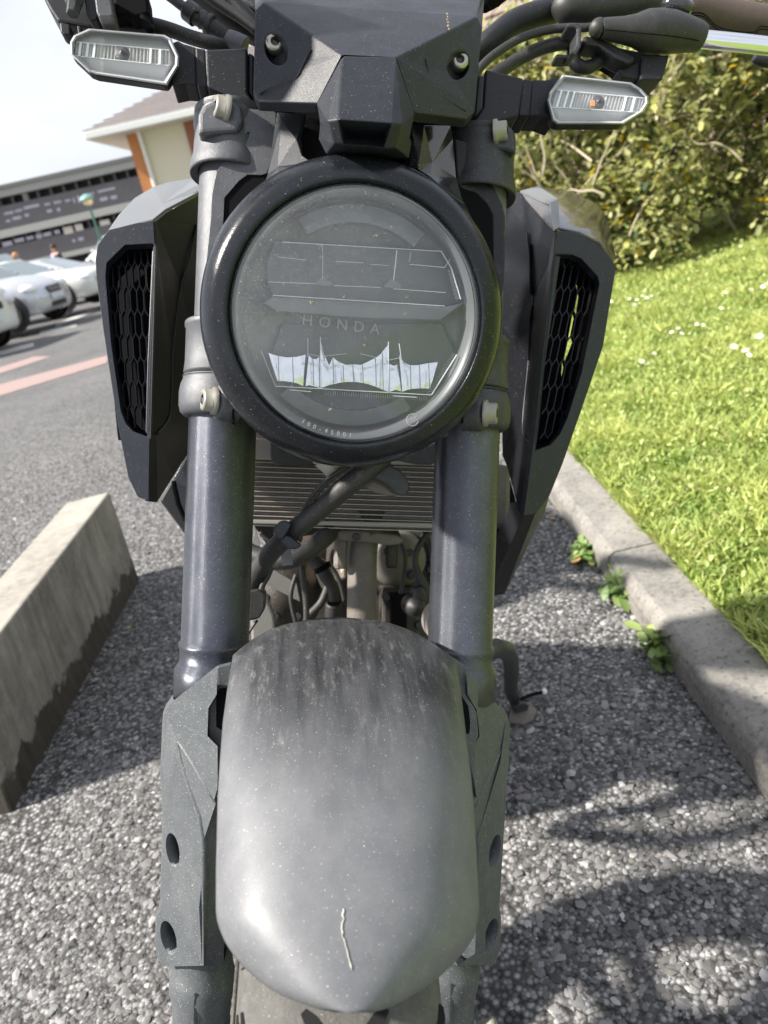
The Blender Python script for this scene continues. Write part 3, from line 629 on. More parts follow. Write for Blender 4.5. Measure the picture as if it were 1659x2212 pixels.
# pressed creases
def ridge(pts, f, w, h, nm='crease'):
    mb = MB(); P = [Q(u, v, f(u, v)+.0004) for u, v in pts]
    rows = []
    for i, p in enumerate(P):
        t = (P[min(i+1, len(P)-1)]-P[max(i-1, 0)]).normalized(); q = t.cross(Y1).normalized(); ww = w*(.15 if i in (0, len(P)-1) else 1)
        rows.append([p-q*ww, p-q*ww*.2+Vector((0, -h, 0)), p+q*ww])
    mb.grid(rows, False); bp(nm, mb, 'cowl', COWL, recalc=False)
ridge([(672, 110), (662, 132), (647, 165), (640, 172), (612, 184), (580, 196), (562, 207)], fl, .0024, .0026)
ridge([(919, 130), (927, 165), (936, 192), (946, 204), (975, 222), (1006, 242)], fr_, .002, .0018)
for c, (u, v), sc, lit in ((c1, (595, 96), 1.0, 1), (c2, (991, 134), 1.0, 0)):
    cc = Vector((Q(u, v, c.y-.002).x, c.y-.001, Q(u, v, c.y-.002).z)); ax = Vector((0, -1, -.06)).normalized()
    s = MB().lathe(cc, ax, [(.0028, .0045), (.0031, .0062), (.0052, .0058), (.0066, .0042), (.0072, .002), (.0072, 0)], 32); so_ = bp('cowl_screw', s, 'steel', COWL)
    s2 = MB().lathe(cc+ax*.0028, ax, [(.0030, .0032), (.0030, 0), (0, 0)], 6, sm=False); bp('screw_socket', s2, 'dirt', COWL)
scr = MB()
for (u, v) in [(966, 30), (967, 36), (966, 42), (968, 48), (968, 55), (970, 62)]: blob(scr, u, v, fc(u, v)-.0012, .0009, 6, .0004)
bp('scratch', scr, 'mud', COWL, recalc=False)
# beak
b_ = {'a': (740, 120, -.127), 'b': (855, 123, -.127), 'c': (684, 223, -.112), 'd': (710, 261, -.143), 'e': (869, 268, -.143), 'f': (896, 243, -.11), 'g': (691, 265, -.118), 'h': (721, 311, -.135), 'i': (886, 296, -.118), 'j': (855, 320, -.132),
      'd2': (731, 258, -.147), 'e2': (846, 266, -.147), 'h2': (742, 312, -.137), 'j2': (829, 320, -.136), 'p1': (746, 293, -.122), 'p2': (830, 300, -.121), 'k': (688, 300, -.1), 'l': (705, 334, -.1), 'm': (884, 342, -.1), 'n': (780, 330, -.125), 'o': (889, 305, -.1), 'q': (745, 338, -.105), 'r': (840, 342, -.105)}
bn = list(b_); V = [Q(*b_[x]) for x in bn]
def F_(s): return tuple(bn.index(x) for x in s.split())
fs = [F_('a b e2 d2'), F_('b f e'), F_('b e e2'), F_('a d2 d'), F_('a d c'), F_('c d g'), F_('d h g'), F_('d d2 h2 h'), F_('e2 e j j2'), F_('e f i'), F_('e i j'), F_('d2 e2 p2 p1'), F_('d2 p1 h2'), F_('e2 j2 p2'), F_('p1 p2 j2 h2'), F_('g h k'), F_('h l k'), F_('h h2 q l'), F_('h2 j2 r q'), F_('j2 j m r'), F_('i o m j')]
bp('nose_beak', MB().add(V, fs), 'cowl', COWL, solid=.004, bevel=.0009, face=(0, -1, 0))
bp('cowl_shadow_backing', pan([(560, -20), (1036, 20), (1028, 250), (890, 300), (884, 330), (700, 330), (690, 262), (556, 215), (552, 60)], -.03, .05), 'dark', COWL)  # deep black sheet stands in for the shadow under the cowl

# ---- turn signals -------------------------------------------------
def signal(out, band, stem, amber=None):
    cx = sum(p[0] for p in out)/len(out); cy = sum(p[1] for p in out)/len(out)
    def sc(pts, k): return [(cx+(u-cx)*(1-(1-k)*.55), cy+(v-cy)*k) for u, v in pts]
    root = bp('turn_signal', stem[0], 'black', bevel=.002, seg=3)
    for s in stem[1:]: bp('signal_stem', s, 'black', root, bevel=.0015)
    yf = -.03
    bp('housing', MB().prism([Q(u, v, yf+.014) for u, v in sc(out, .97)], (0, .012, 0)), 'black', root, bevel=.003)
    # rim : frosted frame, bevelled outline
    o1 = [Q(u, v, yf+.013) for u, v in out]; o2 = [Q(u, v, yf+.003) for u, v in sc(out, .985)]; o3 = [Q(u, v, yf) for u, v in sc(out, .93)]; o4 = [Q(u, v, yf+.002) for u, v in sc(out, .87)]; o5 = [Q(u, v, yf+.009) for u, v in sc(out, .84)]
    bp('signal_rim', MB().grid([o1, o2, o3, o4, o5], False, close=True), 'glassrim', root)
    inn = sc(out, .9); L, R = band[0], band[1]
    y0 = yf+.011
    TLb, TRb, BRb, BLb = band
    # sloped reflector faces: the ribbed band stands forward, the faces fall back to the rim
    m = len(inn); y0 = yf+.006
    def near(p):
        best = None
        for A, B in ((TLb, TRb), (TRb, BRb), (BRb, BLb), (BLb, TLb)):
            dx, dy = B[0]-A[0], B[1]-A[1]; t = max(0, min(1, ((p[0]-A[0])*dx+(p[1]-A[1])*dy)/(dx*dx+dy*dy))); q = (A[0]+dx*t, A[1]+dy*t); d_ = (q[0]-p[0])**2+(q[1]-p[1])**2
            if best is None or d_ < best[0]: best = (d_, q)
        return best[1]
    dense = []
    for i in range(m):
        for k_ in range(6): dense.append((inn[i][0]+(inn[(i+1) % m][0]-inn[i][0])*k_/6, inn[i][1]+(inn[(i+1) % m][1]-inn[i][1])*k_/6))
    bp('inner_tray', MB().grid([[Q(u, v, y0+.008) for u, v in dense], [Q(*near(p), y0) for p in dense]], False, close=True), MP['tray'], root, recalc=False)
    n = 52; rows = [[], []]; tt = 0
    for i in range(n+1):
        t = i/n; zz = .0018*(1 if i % 2 else -1)*(1 if (t < .44 or t > .56) else 0)
        for r, (A, B) in enumerate(((TLb, TRb), (BLb, BRb))): rows[r].append(Q(A[0]+(B[0]-A[0])*t, A[1]+(B[1]-A[1])*t, y0+.0005+zz))
    bp('reflector_ribs', MB().grid(rows, False), 'silver', root, recalc=False)
    for fr_q in (.05, .13, .2, .8, .9):
        A = (TLb[0]+(TRb[0]-TLb[0])*fr_q, TLb[1]+(TRb[1]-TLb[1])*fr_q); B = (BLb[0]+(BRb[0]-BLb[0])*fr_q, BLb[1]+(BRb[1]-BLb[1])*fr_q)
        bp('reflector_bar', MB().bar(Q(*A, y0-.002), Q(*B, y0-.002), .0016, .0012), 'lines', root)
    bp('reflector_bar', MB().bar(Q(*TLb, y0-.001), Q(*TRb, y0-.001), .0007, .001).bar(Q(*BLb, y0-.001), Q(*BRb, y0-.001), .0007, .001), 'lines', root)
    m_ = ((TLb[0]+TRb[0]+BLb[0]+BRb[0])/4, (TLb[1]+TRb[1]+BLb[1]+BRb[1])/4)
    bp('bulb', MB().lathe(Q(*m_, y0-.001), -Y1, [(.0056, 0), (.005, .0006), (.003, .0012), (.0012, .0014), (.0012, .0026), (0, .003)], 20), 'cast', root)
    if amber: bp('bulb_base', pan([(amber[0]-5, amber[1]-7), (amber[0]+4, amber[1]-6), (amber[0]+4, amber[1]+6), (amber[0]-4, amber[1]+5)], y0-.0065, .001), 'amber', root)
    bp('signal_lens', MB().prism([Q(u, v, yf+.0035) for u, v in sc(out, .90)], (0, .0012, 0)), 'siglens', root)
    return root
MP['tray'] = mat('signal_tray', (.85, .85, .87), .25)
stL = [pan([(443, 106), (535, 102), (535, 200), (562, 238), (538, 232), (500, 212), (452, 190), (446, 186)], -.024, .035),
       pan([(421, 101), (430, 103), (444, 105), (448, 188), (424, 183)], -.022, .03),
       pan([(370, 92), (384, 86), (396, 93), (424, 101), (426, 182), (400, 180), (372, 186)], -.018, .026),
       pan([(536, 112), (549, 118), (548, 200), (560, 222), (600, 225), (600, 240), (563, 235), (536, 198)], -.02, .03)]
S1 = signal([(151, 90), (159, 76), (192, 61), (356, 75), (370, 83), (388, 122), (387, 143), (362, 185), (205, 161), (192, 156), (151, 117)], [(165, 91), (366, 109), (365, 142), (161, 121)], stL)
S1['label'] = 'clear front indicator, higher one over the car park side'
stR = [pan([(1049, 148), (1132, 168), (1128, 200), (1122, 250), (1090, 258), (1049, 271), (1012, 274), (1044, 232)], -.014, .035),
       pan([(1129, 170), (1150, 171), (1145, 250), (1121, 249)], -.012, .03),
       pan([(1148, 171), (1182, 172), (1205, 162), (1200, 262), (1170, 251), (1143, 250)], -.008, .026),
       pan([(1033, 162), (1046, 162), (1043, 232), (1018, 262), (1008, 272), (985, 262), (1026, 242)], -.02, .03)]
S2 = signal([(1181, 218), (1186, 200), (1198, 182), (1214, 161), (1364, 178), (1386, 192), (1401, 208), (1402, 222), (1390, 242), (1347, 269), (1202, 269), (1192, 261)], [(1204, 195), (1390, 212), (1382, 243), (1193, 232)], stR, amber=(1281, 223))
S2['label'] = 'clear front indicator, lower one over the grass side'

# ---- radiator shrouds ---------------------------------------------
def clip_in(p, poly):
    x, y = p; c = False; n = len(poly)
    for i in range(n):
        x1, y1 = poly[i]; x2, y2 = poly[(i+1) % n]
        if (y1 > y) != (y2 > y) and x < (x2-x1)*(y-y1)/(y2-y1)+x1: c = not c
    return c
def hexgrille(poly, y, px, py, shear, u0, v0, w):
    mb = MB(); f = y
    def P(u, v): return (u+shear*(v-v0), v)
    for r in range(-1, 12):
        for c in range(-8, 12):
            cx = u0+c*px+(px/2 if r % 2 else 0); cy = v0+r*py
            hx = px/2; a = py*.36; b = py*.64
            ps = [P(cx-hx, cy-a), P(cx, cy-b), P(cx+hx, cy-a)]
            segs = [(ps[0], ps[1]), (ps[1], ps[2]), (P(cx-hx, cy-a), P(cx-hx, cy+a))]
            for A, B in segs:
                if clip_in(A, poly) or clip_in(B, poly):
                    mb.bar(Q(*A, f(*A)), Q(*B, f(*B)), w, .006, (0, 1, 0))
    return mb
def shroud(side, frame, opening, yfr, top, topy, inner, inner_rib, rib, grp, gp, hole_rear, tip=None):
    o, h = frame, opening
    root = bp('radiator_shroud', MB().prism([Q(u, v, yfr(u, v)) for u, v in o], (0, .012, 0), [[Q(u, v, yfr(u, v)) for u, v in h]]), 'shell', bevel=.0016, seg=3)
    # deep walls of the opening
    w = MB(); a = [Q(u, v, yfr(u, v)+.011) for u, v in h]; c = sum(a, Vector())/len(a); b = [c+(p-c)*.93+Vector((0, .034, 0)) for p in a]; w.grid([a, b], False, close=True)
    bp('duct_wall', w, 'dark', root, recalc=False)
    bp('vent_grille', hexgrille(gp, *grp), 'shell', root, recalc=False)
    for bk in (hole_rear or ()): bp('duct_back', pan(bk, lambda u, v: yfr(u, v)+.05, .004), 'dark', root)
    bp('rib', rib, 'shell', root, bevel=.0008)
    bp('top_shell', MB().add(T3(top[0]), top[1], side > 0), 'shelltop' if side < 0 else 'brownglass', root, solid=.003, bevel=.001, face=(0, -1, .2))  # sunlit side gets the paler tone in its colour
    bp('inner_panel', MB().add(T3(inner[0]), inner[1]), 'innerp', root, solid=.003, bevel=.0008, face=(0, -1, 0))
    if inner_rib: bp('panel_crease', inner_rib, 'innerp', root, bevel=.0006)
    return root
# left one (picture left)
yL = plane3((331, 500, .035), (323, 1000, .035), (215, 600, .040))
fL = [(331, 473), (334, 524), (338, 531), (326, 947), (323, 950), (321, 1083), (297, 1073), (277, 1031), (254, 914), (224, 719), (208, 600), (206, 560), (210, 530), (234, 497)]
oL = [(330, 526), (270, 529), (230, 568), (228, 600), (240, 740), (261, 887), (272, 915), (288, 932), (318, 943), (324, 940), (330, 700), (334, 532)]
gL = [(322, 538), (282, 532), (246, 562), (240, 600), (250, 740), (270, 890), (296, 915), (314, 925)]
topL = ([(331, 473, .034), (234, 497, .040), (291, 427, .13), (331, 403, .14), (371, 390, .15), (425, 383, .16), (436, 395, .12), (432, 413, .10), (357, 452, .05), (208, 560, .06), (257, 464, .12), (350, 440, .075)],
        [(0, 11, 2, 1), (0, 8, 11), (11, 8, 7), (11, 7, 6), (11, 6, 5), (11, 5, 4, 3), (11, 3, 2), (1, 2, 10), (1, 10, 9)])
inL = ([(333, 475, .036), (432, 414, .10), (470, 420, .14), (450, 520, .155), (410, 975, .175), (375, 1030, .13), (340, 1085, .055), (321, 1083, .036), (325, 948, .036), (338, 532, .036), (425, 487, .115), (391, 618, .100), (373, 766, .092), (368, 894, .085), (338, 940, .05), (438, 800, .17)],
       [(0, 10, 1), (10, 2, 1), (10, 3, 2), (0, 9, 11, 10), (9, 12, 11), (9, 8, 14), (9, 14, 13, 12), (10, 11, 15, 3), (11, 12, 15), (12, 13, 15), (13, 4, 15), (13, 14, 5, 4), (14, 8, 7), (14, 7, 6), (14, 6, 5)])
ribL = pan([(329, 532), (338, 530), (326, 946), (314, 934), (318, 780)], lambda u, v: yL(u, v)+.004, .01)
shL = shroud(-1, fL, oL, yL, topL, 0, inL, None, ribL, (lambda u, v: yL(u, v)+.026, 14.2, 51, .06, 266, 600, .0007), gL, [[(226, 520), (340, 520), (334, 955), (255, 950), (222, 620)]])
shL['label'] = 'angular radiator shroud with hexagon vent, car park side'
bp('panel_crease', MB().tube([Q(425, 487, .113), Q(408, 560, .104), Q(391, 618, .098), Q(380, 700, .093), Q(373, 766, .090), Q(368, 894, .083), Q(340, 938, .048)], .0012, 6), 'shell', shL)
bp('lower_wing', pan([(373, 1035), (405, 975), (425, 980), (425, 1180), (410, 1150), (385, 1090)], .21, .02), 'gloss', shL, bevel=.003)
bp('lower_wing', pan([(345, 1082), (372, 1035), (384, 1090), (412, 1152), (412, 1172), (370, 1115)], .2, .02), 'black', shL, bevel=.002)
# right one
yR = plane3((1199, 500, .06), (1149, 980, .06), (1325, 600, .085))
fR = [(1199, 497), (1253, 502), (1298, 523), (1325, 565), (1330, 585), (1303, 749), (1256, 887), (1216, 1001), (1187, 1072), (1158, 1110), (1131, 1114), (1149, 980), (1155, 935), (1191, 580), (1196, 544)]
oR = [(1199, 549), (1236, 550), (1256, 559), (1291, 597), (1295, 611), (1256, 806), (1226, 902), (1209, 938), (1189, 961), (1155, 974), (1158, 935), (1194, 580)]
gR = [(1210, 556), (1240, 556), (1282, 598), (1288, 612), (1252, 800), (1220, 895), (1190, 945), (1166, 950), (1180, 760)]
topR = ([(1199, 496, .058), (1124, 413, .15), (1169, 403, .17), (1236, 413, .2), (1290, 440, .2), (1310, 467, .19), (1330, 552, .14), (1326, 566, .085), (1298, 523, .076), (1253, 501, .068), (1208, 492, .068), (1290, 490, .13), (1188, 440, .1)],
        [(0, 12, 1), (0, 10, 12), (12, 2, 1), (12, 10, 3, 2), (10, 9, 11, 3), (9, 8, 11), (8, 7, 11), (7, 6, 11), (6, 5, 11), (5, 4, 11), (4, 3, 11)])
inR = ([(1199, 497, .06), (1124, 414, .15), (1085, 420, .18), (1080, 700, .19), (1085, 984, .19), (1096, 1012, .17), (1121, 1108, .09), (1131, 1114, .062), (1149, 978, .062), (1155, 935, .062), (1191, 580, .062), (1196, 545, .062), (1141, 504, .13), (1151, 648, .125), (1142, 779, .125), (1129, 927, .12), (1147, 955, .075)],
       [(0, 12, 1), (12, 2, 1), (12, 3, 2), (0, 11, 12), (11, 10, 13, 12), (12, 13, 3), (13, 14, 3), (13, 10, 14), (10, 9, 14), (14, 9, 15), (14, 15, 4, 3), (9, 16, 15), (9, 8, 16), (8, 7, 16), (16, 7, 6), (15, 16, 6), (15, 6, 5), (15, 5, 4)])
ribR = pan([(1200, 550), (1211, 553), (1181, 760), (1157, 962), (1150, 976), (1152, 935), (1191, 580)], lambda u, v: yR(u, v)+.004, .01)
shR = shroud(1, fR, oR, yR, topR, 0, inR, None, ribR, (lambda u, v: yR(u, v)+.026, 15.4, 52.5, -.21, 1268, 600, .0007), gR, [[(1190, 540), (1240, 540), (1243, 640), (1226, 740), (1214, 780), (1212, 830), (1170, 990), (1140, 990), (1160, 800)], [(1240, 540), (1310, 560), (1310, 640), (1262, 830), (1232, 930), (1190, 990), (1170, 990), (1212, 830), (1222, 780), (1238, 740), (1252, 640)]])
shR['label'] = 'angular radiator shroud with hexagon vent, grass side'
bp('panel_crease', MB().tube([Q(1139, 504, .128), Q(1151, 648, .123), Q(1142, 779, .123), Q(1129, 927, .118), Q(1147, 955, .073)], .0012, 6), 'shell', shR)
for pts in ([(1144, 527), (1149, 528), (1152, 630), (1151, 638), (1145, 632)], [(1150, 657), (1153, 662), (1147, 770), (1141, 778), (1144, 690)], [(1141, 800), (1144, 800), (1138, 860), (1135, 862)]):
    bp('panel_slot', pan(pts, .12, .002), 'dark', shR)
bp('sunlit_facet', MB().add(T3([(1124, 412, .148), (1163, 402, .166), (1209, 490, .066), (1199, 495, .056), (1188, 438, .097), (1206, 430, .11)]), [(0, 4, 5, 1), (4, 3, 2, 5)]), 'shelltop', shR, solid=.002, face=(0, -1, 0))  # sun-facing facet, made bright by its colour
bp('lower_wing', MB().add(T3([(1131, 1115, .10), (1158, 1110, .10), (1187, 1070, .14), (1177, 1106, .15), (1090, 1285, .22), (1064, 1287, .22), (1064, 1258, .2)]), [(0, 1, 3, 4, 5, 6), (1, 2, 3)]), 'black', shR, solid=.02, bevel=.001, face=(0, -1, 0))
bp('lower_wing', pan([(1095, 1010), (1122, 1110), (1118, 1140), (1080, 1200), (1062, 1200), (1062, 1010)], .205, .02), 'dark', shR)

# ---- radiator -----------------------------------------------------
ry = .2
RAD = bp('radiator', pan([(520, 985), (1075, 1005), (1075, 1150), (520, 1130)], ry+.03, .03), 'dark')
RAD['label'] = 'dusty radiator core with pinkish tubes'
tb = MB(); fn = MB()
for i in range(15):
    v = 988+i*10.45
    a, b = Q(530, v-.5, ry), Q(970, v+14.5, ry)
    tb.bar(a, b, .0008, .016, (0, 1, 0))
    if i < 14:
        n = 170
        a2, b2 = Q(530, v-.5+1.9, ry+.004), Q(970, v+14.5+1.9, ry+.004); c2_, d2 = Q(530, v-.5+8.7, ry+.004), Q(970, v+14.5+8.7, ry+.004)
        for q in range(n):
            t0, t1 = q/n, (q+.5)/n
            fn.bar(a2.lerp(b2, t0), c2_.lerp(d2, t1), .0004, .011, (0, 1, 0)); fn.bar(c2_.lerp(d2, t1), a2.lerp(b2, (q+1)/n), .0003, .011, (0, 1, 0))
bp('radiator_tubes', tb, 'radl', RAD, recalc=False); bp('radiator_fins', fn, 'radf', RAD, recalc=False, weld=False)
bp('radiator_frame', pan([(530, 1122), (970, 1131), (970, 1142), (530, 1131)], ry-.012, .03), 'radframe', RAD, bevel=.001)
bp('radiator_frame', pan([(530, 945), (584, 948), (600, 985), (720, 990), (970, 1000), (970, 1008), (530, 992)], ry-.01, .03), 'radframe', RAD, bevel=.002)
bp('side_tank', pan([(1058, 1000), (1105, 1005), (1104, 1090), (1100, 1142), (1058, 1142)], ry-.01, .05), 'dirt', RAD, bevel=.006)
bp('stay_plate', pan([(585, 935), (584, 960), (584, 985), (588, 998), (598, 1005), (612, 1007), (640, 1003), (700, 1003), (715, 990), (690, 950)], ry-.03, .006, [oval((624, 962), 11, 15)]), 'cast2', RAD, bevel=.002)
bp('stay_plate', pan([(860, 995), (900, 975), (945, 955), (950, 985), (935, 1004), (900, 1003)], ry-.03, .006), 'cast2', RAD, bevel=.002)
bp('rubber_grommet', MB().lathe(Q(624, 962, ry-.03), Y1, [(.002, 0), (.005, -.003), (.007, 0), (.007, .01)], 20, cap0=True), 'rubber', RAD)

# ---- below the headlight ------------------------------------------
bp('hose_guide', MB().prism(T3([(770, 1000, .0), (800, 996, .0), (832, 997, .0), (866, 1016, 0), (882, 1036, 0), (886, 1052, 0), (882, 1066, 0), (872, 1072, 0), (858, 1068, 0), (835, 1045, 0), (800, 1028, 0)]), (0, .012, 0)), 'cast2', bevel=.003, seg=3)
bp('hose_guide', pan([(800, 1030), (838, 1047), (862, 1072), (840, 1072), (806, 1062), (790, 1052)], .012, .01), 'dirt', bevel=.003)
bp('socket_plug', MB().tube([Q(697, 990, .01), Q(710, 1003, .01), Q(722, 1022, .012), Q(726, 1030, .014)], [.009, .0085, .007, .004], 14), mat('white_connector', (.5, .48, .45), .5, dust=.4, dcol=(.35, .3, .26), dscale=40), None)
for (u, v) in ((681, 992), (726, 1000)): bp('connector_lug', pan([(u-4, v-6), (u+6, v-4), (u+5, v+10), (u-4, v+8)], -.004, .012), 'steel', bevel=.0006)
def tub(name, pts, r, m, parent=None, n=14, **k): return bp(name, MB().tube(T3(pts), r, n), m, parent, **k)
MAINC = tub('wiring_loom', [(830, 985, .0), (790, 1018, .0), (735, 1062, .005), (690, 1100, .012), (640, 1142, .02), (592, 1186, .035), (560, 1230, .05), (542, 1272, .06), (535, 1320, .065)], [.0088, .009, .0088, .0088, .0088, .0085, .0085, .0075, .006], 'hose')
tub('thin_wire', [(752, 1006, .0), (725, 1022, -.002), (700, 1040, 0), (676, 1068, .004), (657, 1098, .012), (645, 1125, .02)], .0016, 'rubber', MAINC); tub('thin_wire', [(756, 1010, .0), (722, 1032, .0), (697, 1055, .004), (672, 1088, .01), (655, 1115, .02)], .0012, 'rubber', MAINC)
tub('thin_wire', [(586, 1225, .05), (578, 1245, .05), (567, 1265, .05), (562, 1290, .05)], .0027, 'rubber', MAINC)
tub('thin_wire', [(556, 1340, .05), (545, 1355, .05), (536, 1370, .05)], .0012, 'rubber', MAINC)
CLIP = bp('loom_clip', pan([(590, 1142), (604, 1126), (616, 1124), (630, 1131), (612, 1166), (604, 1166), (592, 1152)], .003, .012), 'shell', MAINC, bevel=.0012)
bp('loom_clip', pan([(606, 1170), (618, 1156), (628, 1160), (652, 1178), (640, 1187), (622, 1186)], .0, .016), 'shell', MAINC, bevel=.0012)
bp('loom_clip', pan([(628, 1134), (640, 1130), (655, 1150), (654, 1168), (648, 1174), (640, 1160), (634, 1150)], .015, .01), 'black', MAINC, bevel=.0012)
bp('tape_band', pan([(606, 1188), (628, 1186), (633, 1220), (609, 1223)], .1, .004), 'gloss', MAINC)
bp('connector_box', pan([(538, 1276), (558, 1272), (573, 1285), (571, 1318), (560, 1336), (536, 1342)], .045, .03), 'rubber', MAINC, bevel=.0015)

# ---- engine and what shows between the forks ----------------------
ENG = bp('engine', pan([(800, 1128), (945, 1134), (975, 1200), (985, 1420), (800, 1420), (790, 1300)], .34, .22), 'engine', bevel=.01)
bp('cylinder_block', pan([(716, 1130), (880, 1134), (900, 1400), (700, 1400)], .42, .12), 'engine', ENG, bevel=.008)
bp('crankcase', MB().prism([Q(u, v, .46) for u, v in [(520, 1250), (980, 1250), (1010, 1420), (960, 1640), (560, 1640), (510, 1420)]], (0, .34, 0)), 'engine', ENG, bevel=.02)
bp('clutch_cover', MB().lathe(Q(618, 1290, .36), (.15, -1, 0), [(0, .012), (.02, .012), (.024, .006), (.034, .004), (.038, -.004), (.05, -.01), (.052, -.05)], 40), 'engine', ENG)
bp('engine_cover', MB().lathe(Q(862, 1215, .31), (0, -1, -.2), [(0, .006), (.016, .006), (.03, 0), (.036, -.012), (.036, -.05)], 40), 'dirt', ENG)
bp('engine_boss', pan([(826, 1270), (905, 1272), (908, 1400), (826, 1400)], .30, .06), 'engine', ENG, bevel=.004)
bp('engine_boss', pan([(845, 1282), (880, 1284), (880, 1400), (845, 1400)], .285, .03), 'dark', ENG, bevel=.003)
EX = bp('exhaust_pipe', MB().tube([Q(786, 1170, .225), Q(783, 1200, .222), Q(782, 1270, .22), Q(781, 1350, .225), Q(781, 1440, .24), Q(785, 1560, .30), Q(800, 1640, .42)], [.0165, .0165, .0165, .0165, .0165, .0165, .0165], 32), 'dirt')
bp('exhaust_flange', MB().prism([Q(u, v, .2) for u, v in [(723, 1152), (738, 1146), (800, 1148), (862, 1158), (872, 1166), (868, 1176), (840, 1180), (790, 1172), (745, 1170), (726, 1164)]], (0, .05, .012)), 'dirt', EX, bevel=.003)
bp('exhaust_port', MB().lathe(Q(796, 1150, .23), (0, -.2, 1), [(.029, -.002), (.03, .004), (.027, .012), (.03, .02), (.03, .03)], 40, cap0=True), 'engine', EX)
bp('flange_nut', MB().lathe(Q(736, 1205, .21), (0, -.15, -1), [(0, .012), (.006, .012), (.008, .008), (.008, -.022)], 6, sm=False), 'dirt', EX, bevel=.0008)
bp('flange_nut', MB().lathe(Q(846, 1208, .22), (0, -.15, -1), [(0, .01), (.005, .01), (.007, .006), (.007, -.02)], 12), 'engine', EX)
WH = tub('water_hose', [(515, 1180, .2), (545, 1197, .19), (590, 1210, .18), (632, 1206, .175), (668, 1188, .18), (695, 1166, .19), (712, 1150, .205)], .0105, 'hose')
tub('heater_hose', [(668, 1200, .27), (690, 1222, .27), (705, 1245, .27), (718, 1270, .27), (722, 1300, .27)], [.007, .008, .0085, .0065, .006], 'hose', WH)
bp('hose_clamp', MB().lathe(Q(697, 1226, .27), (.6, 0, -1), [(.0095, -.003), (.0105, -.003), (.0105, .003), (.0095, .003)], 20), 'dark', WH)
bp('hose_socket', MB().lathe(Q(721, 1304, .268), (0, -.5, 1), [(.006, 0), (.0085, .002), (.0095, -.002), (.0095, -.03)], 20), 'rubber', WH)
tub('oil_pipe', [(710, 1262, .3), (695, 1300, .3), (668, 1330, .3), (660, 1350, .3)], .005, 'hose', WH)
tub('rubber_strip', [(652, 1215, .25), (655, 1255, .245), (661, 1300, .245), (662, 1345, .245)], .0035, 'hose', WH)
bp('frame_bracket', pan([(552, 1140), (566, 1200), (590, 1230), (640, 1260), (648, 1300), (575, 1262), (545, 1200)], .33, .01), 'engalu', ENG)
bp('frame_bracket', pan([(565, 1262), (592, 1330), (600, 1420), (545, 1420), (540, 1330)], .3, .02), 'engalu', ENG, bevel=.003)
bp('frame_bracket', pan([(672, 1212), (690, 1204), (735, 1232), (748, 1212), (748, 1250), (712, 1262), (700, 1280), (690, 1262)], .36, .02), mat('sunlit_casting', (.5, .43, .35), .6, dust=.4, dcol=(.4, .33, .26), dscale=20), ENG, bevel=.003)  # sunlight on this casting is put into its colour
bp('frame_bracket', pan([(820, 1235), (860, 1222), (900, 1236), (890, 1262), (850, 1268)], .33, .02), mat('sunpatch_casting', (.42, .36, .3), .6, dust=.5, dcol=(.3, .25, .2), dscale=20), ENG, bevel=.004)  # patch of sun passing below the headlight, put into the colour
bp('frame_bracket', pan([(545, 1130), (720, 1134), (720, 1150), (640, 1160), (590, 1150), (600, 1180), (575, 1175)], .38, .02), 'dark', ENG)
for (u, v, y, r) in ((600, 1252, .35, .004), (575, 1290, .35, .004), (596, 1330, .35, .004), (644, 1330, .35, .004), (840, 1192, .3, .004), (884, 1195, .3, .004), (890, 1242, .3, .004), (836, 1290, .29, .0035), (896, 1290, .29, .0035), (770, 1160, .2, .004), (925, 1160, .33, .005), (930, 1230, .33, .005), (905, 1350, .3, .005)):
    bp('engine_bolt', MB().lathe(Q(u, v, y), (0, -1, 0), [(0, .004), (r, .004), (r*1.15, .002), (r*1.15, -.003), (r*1.7, -.003), (r*1.7, -.02)], 6, sm=False), 'cast2', ENG)
for pts in ([(560, 1150, .3), (600, 1180, .3), (650, 1196, .3), (720, 1230, .3), (745, 1300, .3)], [(915, 1145, .26), (930, 1180, .26), (934, 1240, .26), (930, 1290, .26)], [(640, 1240, .3), (628, 1290, .3), (640, 1350, .3)], [(860, 1165, .28), (875, 1200, .28), (870, 1260, .29), (860, 1300, .29)]): tub('engine_wire', pts, .0028, 'rubber', ENG)
for i in range(9): bp('cooling_fin', pan([(930, 1150+i*13), (985, 1153+i*13), (985, 1157+i*13), (930, 1154+i*13)], .325, .05), 'engine', ENG)
HS = tub('breather_hose', [(943, 1132, .22), (925, 1152, .22), (905, 1180, .22), (897, 1208, .22), (903, 1240, .22), (914, 1265, .22), (922, 1290, .22)], [.0035, .0035, .0035, .0035, .005, .006, .007], 'hose')
bp('breather_boot', MB().lathe(Q(897, 1312, .2), (0, -1, 0), [(0, .008), (.004, .008), (.006, .005), (.009, .004), (.011, 0), (.012, -.01), (.012, -.03)], 28), 'rubber', HS)
bp('breather_boot', pan([(892, 1272), (912, 1266), (925, 1290), (915, 1310), (890, 1300)], .205, .02), 'rubber', HS, bevel=.003)
HR = bp('horn', MB().lathe(Q(966, 1348, .14), (0, -1, -.1), [(.0155, -.001), (.0185, .001), (.0205, .003), (.0225, .001), (.023, -.004), (.0235, -.02)], 48, cap0=True), 'radframe')

